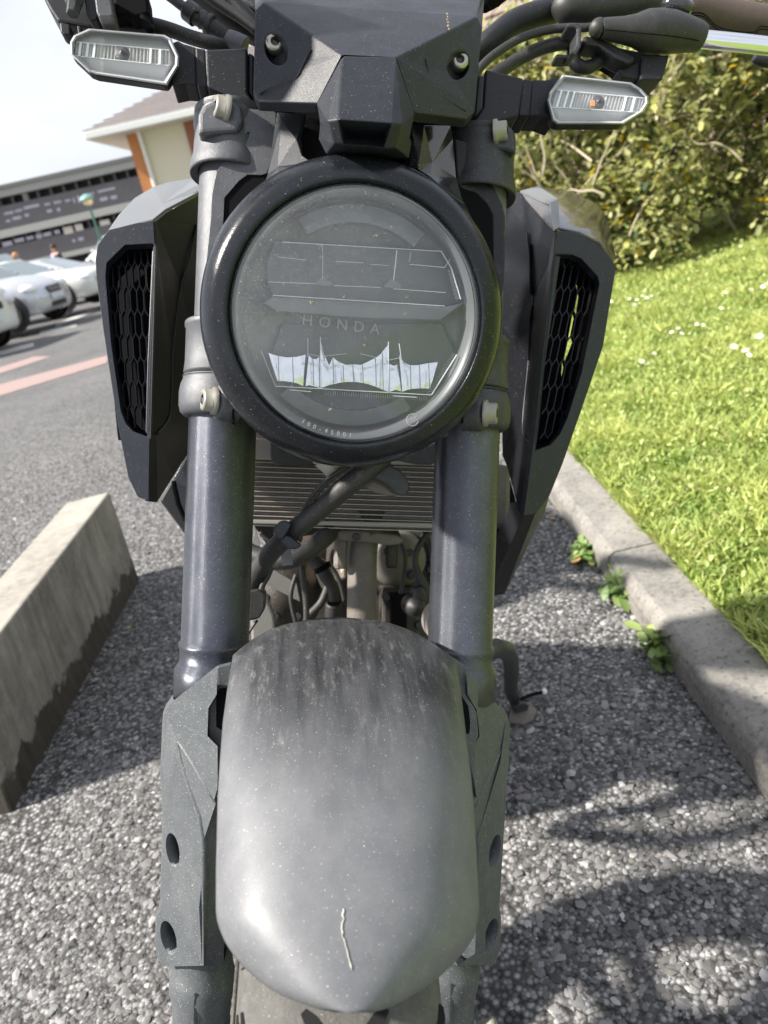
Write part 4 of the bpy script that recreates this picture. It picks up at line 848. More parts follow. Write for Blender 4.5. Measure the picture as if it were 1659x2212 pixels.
# ---- fork covers --------------------------------------------------
def fcover(side, rim_pts, crease, holes, slot, lab):
    """rim polygon split by crease into an outer face (with holes) and an inner face"""
    outer, inner = rim_pts
    fo = plane3(*outer['pl']); fi = plane3(*inner['pl'])
    mb = MB(); lo = [Q(u, v, fo(u, v)) for u, v in outer['pts']]; hs = [[Q(u, v, fo(u, v)) for u, v in h] for h in holes]
    tr = tessellate_polygon([lo]+hs); mb.add(lo+[p for h in hs for p in h], [tuple(t) for t in tr])
    for h in hs:
        c = sum(h, Vector())/len(h); h2 = [c+(p-c)*.97+Vector((side*-.006, .02, 0)) for p in h]; n = len(h); mb.add(h+h2, [(i, (i+1) % n, (i+1) % n+n, i+n) for i in range(n)], True)
    li = [Q(u, v, fi(u, v)) for u, v in inner['pts']]; mb.add(li, [tuple(t) for t in tessellate_polygon([li])])
    # outer return wrapping round the leg
    w = outer['wrap']; a = [Q(u, v, fo(u, v)) for u, v in w]; b = [p+Vector((side*.002, .05, 0)) for p in a]; a2 = [p+Vector((side*.0022, .006, 0)) for p in a]; a1 = [p+Vector((side*.0015, .0022, 0)) for p in a]; mb.grid([a, a1, a2, b], True)
    bt = outer['bot']+inner['bot']; a = [Q(u, v, (fo if i < len(outer['bot']) else fi)(u, v)) for i, (u, v) in enumerate(bt)]; mb.grid([a, [p+Vector((0, .004, .0)) for p in a], [p+Vector((-side*.001, .04, .0)) for p in a]], False)
    R = bp('fork_cover', mb, 'cover', label=lab, recalc=True, bevel=0)
    return R
LCV = fcover(-1, ({'pts': [(469, 1438), (468, 1500), (450, 1530), (448, 1590), (470, 1612), (470, 1700), (440, 1812), (440, 2086), (352, 2088), (341, 2068), (338, 2040), (339, 1985), (349, 1962), (349, 1948), (354, 1769), (349, 1667), (355, 1545), (362, 1526), (377, 1512)],
                   'pl': ((350, 1700, -.012), (440, 1800, -.042), (345, 2060, -.012)), 'wrap': [(377, 1512), (362, 1526), (355, 1545), (349, 1667), (354, 1769), (349, 1948), (349, 1962), (339, 1985), (338, 2040), (341, 2068), (352, 2088)], 'bot': [(352, 2088), (440, 2086)]},
                  {'pts': [(440, 1812), (470, 1700), (520, 1760), (520, 2040), (484, 2040), (483, 2084), (440, 2086)], 'pl': ((440, 1812, -.042), (440, 2086, -.042), (483, 2040, -.034)), 'bot': [(440, 2086), (483, 2084)]}),
             ((440, 1812), (440, 2086), 0), [oval((373, 1836), 14, 37, -9, 28), oval((364, 2026), 16, 38, -14, 28)], None, 'dusty slotted fork cover, car park side')
RCV = fcover(1, ({'pts': [(1008, 1452), (1010, 1500), (1030, 1535), (1036, 1590), (1024, 1610), (1012, 1700), (1030, 1806), (1034, 1830), (1026, 2060), (988, 2086), (1064, 2084), (1074, 2070), (1078, 2045), (1080, 1985), (1076, 1955), (1078, 1940), (1087, 1789), (1097, 1640), (1100, 1566), (1094, 1548), (1077, 1524)],
                  'pl': ((1095, 1640, .004), (1020, 1700, -.034), (1076, 2060, -.002)), 'wrap': [(1077, 1524), (1094, 1548), (1100, 1566), (1097, 1640), (1087, 1789), (1078, 1940), (1076, 1955), (1080, 1985), (1078, 2045), (1074, 2070), (1064, 2084)], 'bot': [(1064, 2084), (988, 2086)]},
                 {'pts': [(1012, 1700), (1030, 1806), (1034, 1830), (1026, 2060), (988, 2086), (960, 2080), (960, 1760)], 'pl': ((1030, 1806, -.032), (1026, 2060, -.032), (985, 1900, -.026)), 'bot': [(988, 2086), (962, 2080)]}),
             None, [oval((1069, 1838), 11, 36, 11, 28), oval((1061, 2019), 13, 36, 15, 28)], None, 'dusty slotted fork cover, grass side')
for nm_, pts in (('gusset', [(470, 1606), (398, 1540), (382, 1606), (440, 1815), (452, 1790), (466, 1730)]),):
    pass
def gusset(root, pts, c, f, h):
    P = [Q(u, v, f(u, v)-.0002) for u, v in pts]; n = len(P); k = Q(c[0], c[1], f(*c)-h)
    bp('gusset', MB().add(P+[k], [(i, (i+1) % n, n) for i in range(n)]), 'cover', root, recalc=False)
def crl(root, pts, f, w, h, m='cover'):
    mb = MB(); P = [Q(u, v, f(u, v)+.0003) for u, v in pts]; rows = []
    for i, p in enumerate(P):
        t = (P[min(i+1, len(P)-1)]-P[max(i-1, 0)]).normalized(); q = t.cross(Y1).normalized(); ww = w*(.2 if i in (0, len(P)-1) else 1)
        rows.append([p-q*ww, p-q*ww*.3+Vector((0, -h, 0)), p+q*ww])
    mb.grid(rows, True); bp('moulded_crease', mb, m, root, recalc=False)
fo = plane3((350, 1700, -.012), (440, 1800, -.042), (345, 2060, -.012))
crl(LCV, [(383, 1600), (392, 1640), (410, 1700), (432, 1760), (440, 1812), (441, 1900), (441, 2080)], fo, .0022, .002)
crl(LCV, [(383, 1600), (405, 1630), (430, 1672), (452, 1712), (463, 1732)], fo, .0022, .002)
fo2 = plane3((1095, 1640, .004), (1020, 1700, -.034), (1076, 2060, -.002))
crl(RCV, [(1087, 1610), (1083, 1650), (1062, 1715), (1044, 1770), (1031, 1806)], fo2, .002, .0018)
crl(RCV, [(1087, 1610), (1072, 1640), (1050, 1690), (1026, 1745)], fo2, .002, .0018)
# stay between cover and fender, with the dark slot
for (r, pts, slot, edge) in ((LCV, [(468, 1440), (500, 1432), (504, 1470), (497, 1560), (492, 1640), (470, 1728), (463, 1728), (470, 1612), (449, 1592), (449, 1530), (470, 1500)], [(467, 1500), (474, 1488), (492, 1486), (492, 1580), (480, 1578), (467, 1570)], [(497, 1432), (500, 1432), (486, 1600), (472, 1728), (464, 1726)]),
                             (RCV, [(975, 1418), (1008, 1440), (1008, 1500), (1030, 1540), (1034, 1590), (1026, 1610), (1030, 1700), (1030, 1728), (1012, 1640), (990, 1500)], [(994, 1498), (1012, 1526), (1016, 1562), (1014, 1584), (1008, 1586), (998, 1540)], None)):
    bp('fender_stay', pan(pts, -.036, .006), 'cover', r, bevel=.0012); bp('stay_slot', pan(slot, -.0375, .002), 'dark', r)
gusset(LCV, [(384, 1602), (441, 1812), (466, 1735), (430, 1665)], (425, 1705), fo, -.0)
gusset(LCV, [(360, 1545), (384, 1602), (436, 1810), (436, 1880), (356, 1760), (352, 1667)], (372, 1640), fo, .0045)
gusset(LCV, [(436, 1900), (436, 2080), (392, 2080), (385, 1900), (400, 1850)], (430, 1960), fo, .003)
gusset(RCV, [(1092, 1560), (1086, 1615), (1034, 1800), (1040, 1880), (1086, 1760), (1095, 1640)], (1080, 1650), fo2, .0045)
gusset(RCV, [(1034, 1850), (1050, 1900), (1048, 2070), (1024, 2070)], (1036, 1960), fo2, .003)
fk = MB()      # dried mud flecks on the stays and covers
for _ in range(16):
    u, v = random.choice([(random.gauss(1036, 5), random.gauss(1570, 22)), (random.gauss(452, 4), random.gauss(1580, 22)), (random.gauss(1028, 3), random.uniform(1600, 1720)), (random.gauss(466, 3), random.uniform(1620, 1720))])
    f = fo2 if u > 800 else fo; blob(fk, u, v, min(-.013, f(u, v)-.0006), random.uniform(.0002, .0006), 5, .0003)
bp('dried_mud', fk, 'dirtw', LCV, recalc=False)

# ---- bars, controls and hoses (top right) -------------------------
BAR = tub('handlebar', [(960, 190, .12), (1010, 130, .11), (1060, 90, .1), (1110, 50, .1), (1170, 28, .1), (1250, 12, .105), (1330, 5, .11), (1460, 16, .115), (1760, 60, .13)], .0118, 'black', n=24)
bp('handlebar_grip', MB().tube(T3([(1478, 18, .115), (1484, 18, .115), (1560, 36, .12), (1640, 50, .122), (1760, 72, .13)]), [.014, .0165, .0172, .0172, .0172], 28), 'grip', BAR)
gr = MB()
for du in (0, 6): gr.tube(T3([(1494, 28+du, .097), (1520, 30+du, .099), (1548, 56+du, .1), (1580, 66+du, .1), (1625, 70+du, .104), (1642, 57+du, .104), (1665, 60+du, .105)]), .0007, 6)
bp('grip_seam', gr, 'dark', BAR)
tub('switch_pod', [(1205, 8, .09), (1225, 15, .085), (1262, 18, .085), (1310, 14, .085), (1380, 5, .09), (1430, 2, .1)], [.009, .016, .017, .014, .015, .013], 'rubber', BAR, n=20)
tub('thumb_lever', [(1430, 12, .075), (1448, 9, .07), (1470, 14, .068), (1484, 20, .07), (1489, 28, .072)], [.004, .0075, .008, .0075, .003], 'gloss', BAR, n=16)
CBL = tub('clutch_cable', [(1020, 175, .07), (1037, 148, .07), (1058, 126, .07), (1082, 108, .07), (1118, 86, .07), (1155, 72, .07), (1190, 64, .07), (1225, 60, .068), (1262, 60, .066), (1300, 57, .064)], .0038, 'rubber')
tub('clutch_cable', [(1020, 215, .09), (1060, 168, .09), (1090, 148, .09), (1120, 128, .09), (1160, 108, .085), (1200, 96, .08), (1240, 92, .078)], .0062, 'rubber', CBL)
tub('control_hose', [(1240, 93, .078), (1238, 120, .078), (1246, 140, .078), (1268, 146, .078), (1292, 134, .08), (1312, 114, .085)], .0062, 'black', CBL)
bp('cable_clip', pan([(1224, 52), (1230, 48), (1250, 48), (1257, 54), (1256, 100), (1244, 118), (1232, 116), (1246, 95), (1247, 62), (1240, 58), (1228, 58)], .05, .02), 'cast2', CBL, bevel=.0015)
bp('cable_clip', pan([(1200, 118), (1204, 116), (1232, 118), (1230, 126), (1202, 126)], .06, .014), 'black', CBL, bevel=.001)
BT = tub('lever_boot', [(1287, 60, .062), (1290, 60, .061), (1292, 61, .06), (1297, 62, .06), (1299, 62, .06), (1320, 63, .06), (1345, 65, .06), (1370, 66, .06), (1395, 67, .062), (1420, 68, .064), (1450, 70, .066), (1490, 76, .068), (1512, 82, .07), (1517, 84, .07)],
         [.0065, .0085, .0092, .0078, .0086, .0098, .0112, .0135, .0178, .0188, .0182, .0148, .0125, .0105], 'rubber', n=36)
bp('boot_seam', MB().tube(T3([(1308, 64, .0505), (1360, 69, .048), (1400, 73, .0435), (1450, 78, .0475), (1510, 88, .057)]), .0005, 6), 'dark', BT)
LV = MB()
P = T3([(1500, 83, .07), (1530, 86, .068), (1600, 93, .066), (1700, 104, .064), (1800, 118, .064)]); rows = []
for p in P: rows.append([p+Vector((0, .007*cos(a)*1.0, .0085*sin(a))) for a in [2*pi*i/24 for i in range(24)]])
LV.grid(rows, True, close=True); bp('clutch_lever', LV, 'chrome')
bp('lever_perch', pan([(1262, 75), (1300, 82), (1352, 108), (1372, 122), (1370, 132), (1358, 138), (1330, 126), (1295, 100), (1262, 96)], .065, .02), 'black', BT, bevel=.003)
bp('lever_perch', pan([(1300, 122), (1330, 140), (1345, 152), (1372, 140), (1400, 125), (1440, 118), (1380, 110), (1330, 100)], .085, .02), 'dark', BT, bevel=.002)
SW = bp('switch_box', pan([(1388, 118), (1446, 118), (1444, 130), (1431, 172), (1384, 172), (1384, 150)], .07, .03), 'black', BAR, bevel=.0015)
bp('switch_box', pan([(1336, 150), (1362, 140), (1388, 124), (1384, 168), (1378, 170), (1346, 166)], .074, .02), 'black', SW, bevel=.0015)
for u in (1374, 1404): bp('switch_tab', pan([(u, 170), (u+20, 171), (u+18, 183), (u+4, 184)], .08, .012), 'dark', SW, bevel=.001)
tub('mirror_stem', [(1044, 20, .06), (1050, 5, .06), (1066, -12, .06), (1100, -30, .06)], [.005, .009, .011, .008], 'dark', BAR)
tub('grip_end', [(1628, 124, .11), (1650, 132, .11), (1700, 136, .11)], [.004, .006, .006], 'black', BAR)
# ---- controls (top left) ------------------------------------------
LB = bp('brake_master', pan([(80, -40), (96, 0), (108, 22), (125, 47), (150, 50), (190, 58), (250, 60), (306, 66), (332, 68), (325, 25), (315, 0), (300, -40)], -.0, .03), 'black', bevel=.002)
bp('master_tab', pan([(128, 46), (151, 52), (152, 74), (138, 74), (130, 68)], -.006, .014), 'black', LB, bevel=.0012); bp('master_tab', pan([(166, 54), (175, 56), (176, 72), (168, 72)], -.006, .012), 'black', LB, bevel=.0008)
bp('master_bolt', MB().lathe(Q(160, 8, -.015), (0, -.25, -1), [(0, .010), (.0045, .010), (.0052, .008), (.0052, .001), (.0068, .0), (.0072, -.003), (.0072, -.01)], 6, sm=False), 'cast2', LB, bevel=.0006)
bp('master_clamp', pan([(202, -20), (238, -20), (245, 30), (240, 36), (214, 36), (208, 26)], -.026, .02), 'cast', LB, bevel=.0012)
bp('master_bracket', pan([(180, -20), (205, -20), (212, 30), (208, 42), (196, 44), (186, 30)], -.012, .015), 'black', LB, bevel=.001)
bp('switch_plug', pan([(245, -20), (318, -20), (322, 28), (306, 34), (284, 38), (276, 28), (246, 32)], -.014, .02), 'dark', LB, bevel=.002)
tub('switch_lever', [(300, 20, -.01), (310, 40, -.01), (326, 68, -.012)], [.004, .004, .003], 'dark', LB)
tub('brake_hose', [(240, 40, .02), (272, 44, .02), (305, 50, .02), (338, 56, .02), (372, 66, .02), (410, 80, .02), (452, 92, .02), (500, 103, .03)], .0056, 'hose', LB)
TC_ = tub('throttle_cable', [(350, -20, .03), (372, -4, .03), (395, 14, .03), (412, 26, .03)], .0042, 'cast2')
tub('cable_boot', [(400, 18, .028), (404, 21, .028), (424, 36, .028), (427, 40, .028), (436, 42, .028), (446, 50, .028), (450, 52, .028), (455, 56, .028), (459, 58, .028)], [.006, .0082, .0085, .0058, .0076, .0062, .0088, .0088, .007], 'cast2', TC_, n=24)
rb = MB()
for i in range(13):
    t = i/12; p0 = Q(460+30*t, 60+24*t, .028); rb.lathe(p0, (Q(490, 84, .028)-Q(460, 60, .028)), [(.0055, -.0008), (.0072, -.0004), (.0072, .0004), (.0055, .0008)], 20)
bp('adjuster', rb, 'cast2', TC_)
tub('adjuster_core', [(458, 58, .028), (492, 86, .028)], .0058, 'cast2', TC_)
tub('cable_cone', [(490, 84, .026), (492, 85, .026), (510, 93, .026), (530, 103, .026)], [.006, .0078, .0084, .0086], 'cast', TC_, n=24)
tub('throttle_cable', [(440, -16, .035), (470, 6, .035), (500, 26, .035), (525, 42, .035), (556, 66, .035)], .0046, 'hose', TC_)
tub('throttle_cable', [(415, -16, .06), (450, 8, .06), (490, 40, .06), (530, 66, .06), (560, 80, .06)], .0085, 'rubber', TC_)
tub('throttle_cable', [(470, -20, .04), (500, 0, .04), (530, 30, .04), (560, 62, .04)], .006, 'black', TC_)
tub('throttle_cable', [(515, -20, .05), (535, 4, .05), (560, 22, .05)], .005, 'cast2', TC_)

SD = RF @ Vector((-sdir.x, -sdir.y, -sdir.z))
BL = tub('handlebar', [(960, 190, .12), (760, 150, .12), (560, 60, .1), (420, -40, .09), (300, -90, .09), (60, -120, .1), (-160, -140, .11)], .0118, 'black', n=24)
tub('handlebar_grip', [(180, -108, .095), (40, -122, .1), (-160, -140, .11)], .0168, 'grip', BL, n=28)
tc_ = Q(610, 105, -.08)+SD*.135  # unseen reservoir added here, towards the sun, to shade the left cowl face
bp('shading_reservoir', MB().box(tc_, (.075, .05, .06)), 'black', BL, bevel=.006, seg=3)
bp('shading_reservoir_cap', MB().box(tc_+Vector((0, 0, .030)), (.062, .054, .009)), 'gloss', BL, bevel=.002)
bp('shading_reservoir_arm', MB().bar(tc_, Q(300, -60, .08), .02, .02), 'black', BL, bevel=.004)
# ---- tank, frame, seat, rear wheel, stand -------------------------
def sect(y, hw_, z0, z1, cx=0, n=28, p=2.6):
    r = []
    for i in range(n):
        a = 2*pi*i/n; c, s = cos(a), sin(a); r.append(Vector((cx+hw_*math.copysign(abs(c)**(2/p), c), y, (z0+z1)/2+(z1-z0)/2*math.copysign(abs(s)**(2/p), s))))
    return r
def body(name, m, S, **k): return bp(name, MB().grid([sect(*s) for s in S], True, close=True), m, **k)
zb = lambda w: w        # bike body follows the fork frame axes, rake handled by the section heights
body('fuel_tank', 'brownglass', [(.20, .04, .20, .23, .01), (.22, .11, .17, .27, .01), (.30, .155, .10, .27, .015), (.40, .16, .04, .25, .02), (.52, .13, -.02, .17, .03), (.60, .08, -.06, .06, .035)])
body('seat', 'grip', [(.56, .06, -.10, .06, .03), (.64, .12, -.16, .0, .03), (.80, .13, -.28, -.10, .035), (.95, .10, -.38, -.2, .04), (1.05, .05, -.42, -.3, .045)])
tub_w = lambda name, pts, r, m, parent=None: bp(name, MB().tube([w2f(Vector(p)) for p in pts], r, 16), m, parent)
# in world terms: rear of the bike, behind the engine
rb_dir = Vector((-.05, 1, 0)).normalized()
REARC = BASE_W + rb_dir*1.37; REARC.z = 0
upb = -dperp
rc = REARC + upb*.305 ; rc.z = REARC.z + .305*upb.z
rcf = w2f(rc); axf = (RF @ FX)
RW = bp('rear_wheel', MB().lathe(rcf, X1, [(.02, -.05), (.04, -.05), (.04, .05), (.02, .05), (.02, -.05)], 24), 'cast2')
bp('tyre', MB().lathe(rcf, X1, [(.215, -.06)]+[(.305-.04*abs(i/8)**2.2, .075*sin(i/8*pi/2)) for i in range(-8, 9)]+[(.215, .06)], 80), 'tyre', RW)
rr = MB().lathe(rcf, X1, [(.225, -.055), (.2, -.03), (.2, .03), (.225, .055), (.225, -.055)], 48)
for k_ in range(5): a = 2*pi*k_/5; rr.bar(rcf, rcf+Vector((0, cos(a), sin(a)))*.2, .02, .03, (1, 0, 0))
bp('rim', rr, 'gloss', RW)
bp('swingarm', MB().tube([rcf+Vector((-.1, 0, 0)), rcf+Vector((-.1, -.3, .12)), rcf+Vector((-.08, -.55, .2))], .022, 10).tube([rcf+Vector((.1, 0, 0)), rcf+Vector((.1, -.3, .12)), rcf+Vector((.08, -.55, .2))], .022, 10), 'cast2')
# side stand, foot resting on the tarmac
ft = on_ground(1150, 1552); piv = FO + RF.transposed() @ Vector((.07, .42, -.36))
sa = w2f(ft+Vector((0, 0, .012))); 
mid = w2f(on_ground(1105, 1500, .045))
ST = bp('side_stand', MB().tube([w2f(piv), w2f(at_depth(1072, 1400, .98)), mid, w2f(on_ground(1128, 1532, .016))], [.013, .013, .012, .012], 14), 'cast2')
fp = [on_ground(u, v, .010) for u, v in [(1102, 1530), (1128, 1532), (1148, 1522), (1160, 1530), (1152, 1552), (1128, 1562), (1098, 1556)]]
bp('stand_foot', MB().prism([w2f(p) for p in fp], w2f(Vector((0, 0, -.009)))-w2f(Vector((0, 0, 0)))), 'dirt', ST, bevel=.003)
bp('stand_feeler', MB().tube([w2f(on_ground(1126, 1510, .025)), w2f(on_ground(1150, 1500, .02)), w2f(on_ground(1172, 1495, .014))], .0035, 8), 'dark', ST)
bp('feeler_tip', MB().lathe(w2f(on_ground(1176, 1494, .014)), X1, [(0, -.006), (.005, -.004), (.0065, 0), (.005, .004), (0, .006)], 12), mat('white_tip', (.8, .8, .78), .5), ST)

# ================================================================== SETTING
def stone_mat(name, cols, rough=.85, bump=.6, bs=60, sc=8):
    return mat(name, cols[0], rough, dust=.9, dcol=cols[1], dscale=sc, bump=bump, bscale=bs)
def asphalt():
    m = bpy.data.materials.new('asphalt'); m.use_nodes = True; N = m.node_tree.nodes; L = m.node_tree.links; b = N['Principled BSDF']; b.inputs['Roughness'].default_value = .8; b.inputs['Specular IOR Level'].default_value = .35
    t = N.new('ShaderNodeTexCoord'); v = N.new('ShaderNodeTexVoronoi'); v.inputs['Scale'].default_value = 120; L.new(t.outputs['Object'], v.inputs[0])
    nz = N.new('ShaderNodeTexNoise'); nz.inputs['Scale'].default_value = .9; nz.inputs['Detail'].default_value = 8; L.new(t.outputs['Object'], nz.inputs[0])
    hs = N.new('ShaderNodeSeparateColor'); L.new(v.outputs['Color'], hs.inputs[0])
    r = N.new('ShaderNodeMapRange'); r.inputs[3].default_value = .06; r.inputs[4].default_value = .36; L.new(hs.outputs[0], r.inputs[0])
    e = N.new('ShaderNodeMapRange'); e.inputs[1].default_value = .25; e.inputs[2].default_value = .6; e.inputs[3].default_value = 1; e.inputs[4].default_value = .25; L.new(v.outputs['Distance'], e.inputs[0])
    mu = N.new('ShaderNodeMath'); mu.operation = 'MULTIPLY'; L.new(r.outputs[0], mu.inputs[0]); L.new(e.outputs[0], mu.inputs[1])
    r2 = N.new('ShaderNodeMapRange'); r2.inputs[1].default_value = .3; r2.inputs[2].default_value = .7; r2.inputs[3].default_value = .9; r2.inputs[4].default_value = 1.35; L.new(nz.outputs[0], r2.inputs[0])
    m2 = N.new('ShaderNodeMath'); m2.operation = 'MULTIPLY'; L.new(mu.outputs[0], m2.inputs[0]); L.new(r2.outputs[0], m2.inputs[1])
    cb = N.new('ShaderNodeCombineColor'); 
    for i, k_ in enumerate((1.0, .985, .98)):
        q = N.new('ShaderNodeMath'); q.operation = 'MULTIPLY'; q.inputs[1].default_value = k_; L.new(m2.outputs[0], q.inputs[0]); L.new(q.outputs[0], cb.inputs[i])
    L.new(cb.outputs[0], b.inputs['Base Color'])
    bp_ = N.new('ShaderNodeBump'); bp_.inputs['Strength'].default_value = .9; bp_.inputs['Distance'].default_value = .004; bp_.invert = True; L.new(v.outputs['Distance'], bp_.inputs['Height']); L.new(bp_.outputs[0], b.inputs['Normal'])
    return m
MA = asphalt()
def lin(a, b, n): return [a+(b-a)*i/n for i in range(n+1)]
xs = lin(-70, -12, 16)+lin(-11.4, KX0+.05, 30)[0:]; ys = lin(-90, -8, 8)+lin(-6, 0, 4)+lin(.6, 16, 40)+lin(19, 130, 14)
V = [(x, y, terrain(x, y)) for y in ys for x in xs]; n = len(xs)
F = [(j*n+i, j*n+i+1, (j+1)*n+i+1, (j+1)*n+i) for j in range(len(ys)-1) for i in range(n-1)]
me = fast_mesh('car_park', V, F); me.polygons.foreach_set('use_smooth', [True]*len(F))
tag(link('car_park', me, MA), None, None, kind='structure')
# loose and bedded chippings close to the bike
def rocks(pts, sizes, kind):
    bm = bmesh.new(); bmesh.ops.create_icosphere(bm, subdivisions=kind, radius=1); tv = np.array([v.co[:] for v in bm.verts]); tf = np.array([[v.index for v in f.verts] for f in bm.faces]); bm.free()
    Vs, Fs, Cs = [], [], []; N = len(pts); nv = len(tv); shapes = []
    for k_ in range(10): shapes.append(tv*(1+RN.uniform(-.32, .32, (nv, 1))))
    allV = np.empty((N, nv, 3)); ang = RN.uniform(0, 2*pi, N); sh = RN.randint(0, 10, N); asp = RN.uniform(.6, 1., N); hh = RN.uniform(.22, .48, N)
    base = np.array(shapes)[sh]; x = base[:, :, 0]*sizes[:, None]; y = base[:, :, 1]*(sizes*asp)[:, None]; z = base[:, :, 2]*(sizes*hh)[:, None]
    tl_ = RN.uniform(-.35, .35, N)[:, None]; z = z+x*tl_
    c, s_ = np.cos(ang)[:, None], np.sin(ang)[:, None]
    allV[:, :, 0] = x*c-y*s_+pts[:, 0:1]; allV[:, :, 1] = x*s_+y*c+pts[:, 1:2]; allV[:, :, 2] = z+pts[:, 2:3]
    allF = (tf[None]+(np.arange(N)*nv)[:, None, None]).reshape(-1, 3)
    g = np.clip(RN.lognormal(-2.02, .58, N), .04, .6); tint = np.stack([g*(1+RN.uniform(-.01, .08, N)), g, g*(1+RN.uniform(-.07, .05, N))], 1)
    return allV.reshape(-1, 3), allF, np.repeat(tint, nv, 0)
def scatter(x0, x1, y0, y1, dens):
    N = int((x1-x0)*(y1-y0)*dens); return np.stack([RN.uniform(x0, x1, N), RN.uniform(y0, y1, N)], 1)
p1 = np.concatenate([scatter(-.75, KX0-.004, .02, 1.25, 23000), ]); s1 = np.clip(RN.lognormal(-5.68, .48, len(p1)), .0015, .0105)
hide = (np.abs(p1[:, 0]) < .05) & (p1[:, 1] < .9); p1 = p1[~hide]; s1 = s1[~hide]
P1 = np.concatenate([p1, (s1*.05-.0006)[:, None]], 1)
p2 = scatter(-2.6, KX0-.004, 1.25, 4.6, 5600); p2 = p2[RN.uniform(0, 1, len(p2)) < np.clip((4.7-p2[:, 1])/1.6, 0, 1)*np.clip((p2[:, 0]+2.6)/1.0, 0, 1)]; s2 = np.clip(RN.lognormal(-5.22, .35, len(p2)), .0028, .010)
P2 = np.concatenate([p2, np.array([terrain(a, b) for a, b in p2])[:, None]+(s2*.02)[:, None]], 1)
V1, F1, C1 = rocks(P1, s1, 1); V2, F2, C2 = rocks(P2, s2, 1)
me = fast_mesh('chippings', np.concatenate([V1, V2]), np.concatenate([F1, F2+len(V1)]), np.concatenate([C1, C2]))
me.polygons.foreach_set('use_smooth', np.zeros(len(me.polygons), dtype=bool))
tag(link('chippings', me, mat('stone_chip', (.2, .2, .2), .75, attr='tint', bump=.4, bscale=600, dust=.5, dcol=(.1, .098, .095), dscale=3.5)), None, None, kind='stuff')
# kerb stones
MKERB = mat('kerb_concrete', (.10, .096, .092), .92, dust=1, dcol=(.31, .292, .262), dscale=9, speck=1.9, scol=(.10, .095, .085), bump=1.2, bscale=170, sp_scale=110)
kj = on_ground(1394, 1238).y
for i, (y0, y1, lab) in enumerate([(-.6, kj-.98, 'concrete kerb stone beside the front wheel, nearest of the row'), (kj-.973, kj-.003, 'weathered concrete kerb stone below the mossy joint, its near end in sun'), (kj+.004, kj+.98, 'concrete kerb stone just beyond the open joint, weeds at its foot'), (kj+.987, kj+1.96, 'concrete kerb stone half hidden behind the motorcycle shroud'), (kj+1.967, kj+2.94, 'far concrete kerb stone behind the motorcycle, fourth from the front'), (kj+2.947, kj+4, 'farthest concrete kerb stone behind the motorcycle')]):
    c = ((KX0+KX1)/2, (y0+y1)/2, 0); L_ = (y1-y0)/2; prof_ = [(-.065, -.05), (-.065, .045), (-.060, .062), (-.046, KZ), (.052, KZ+.002), (.062, KZ-.006), (.065, .05), (.065, -.05)]
    rws = []
    ny = 24
    for j in range(ny+1):
        yy = -L_+2*L_*j/ny; w_ = .0015*noise.noise(Vector((0, (c[1]+yy)*9, 1))); rws.append([Vector((px_+w_, yy, pz+(w_ if pz > 0 else 0)+terrain(0, c[1]+yy))) for px_, pz in prof_])
    mb = MB().grid(rws, False); mb.add(rws[0], [tuple(range(8))]); mb.add(rws[-1], [tuple(range(8))[::-1]])
    tag(build('kerb_stone', mb, MKERB, None, c, bevel=.004, seg=2), lab, 'kerb', 'kerb stones along the grass')
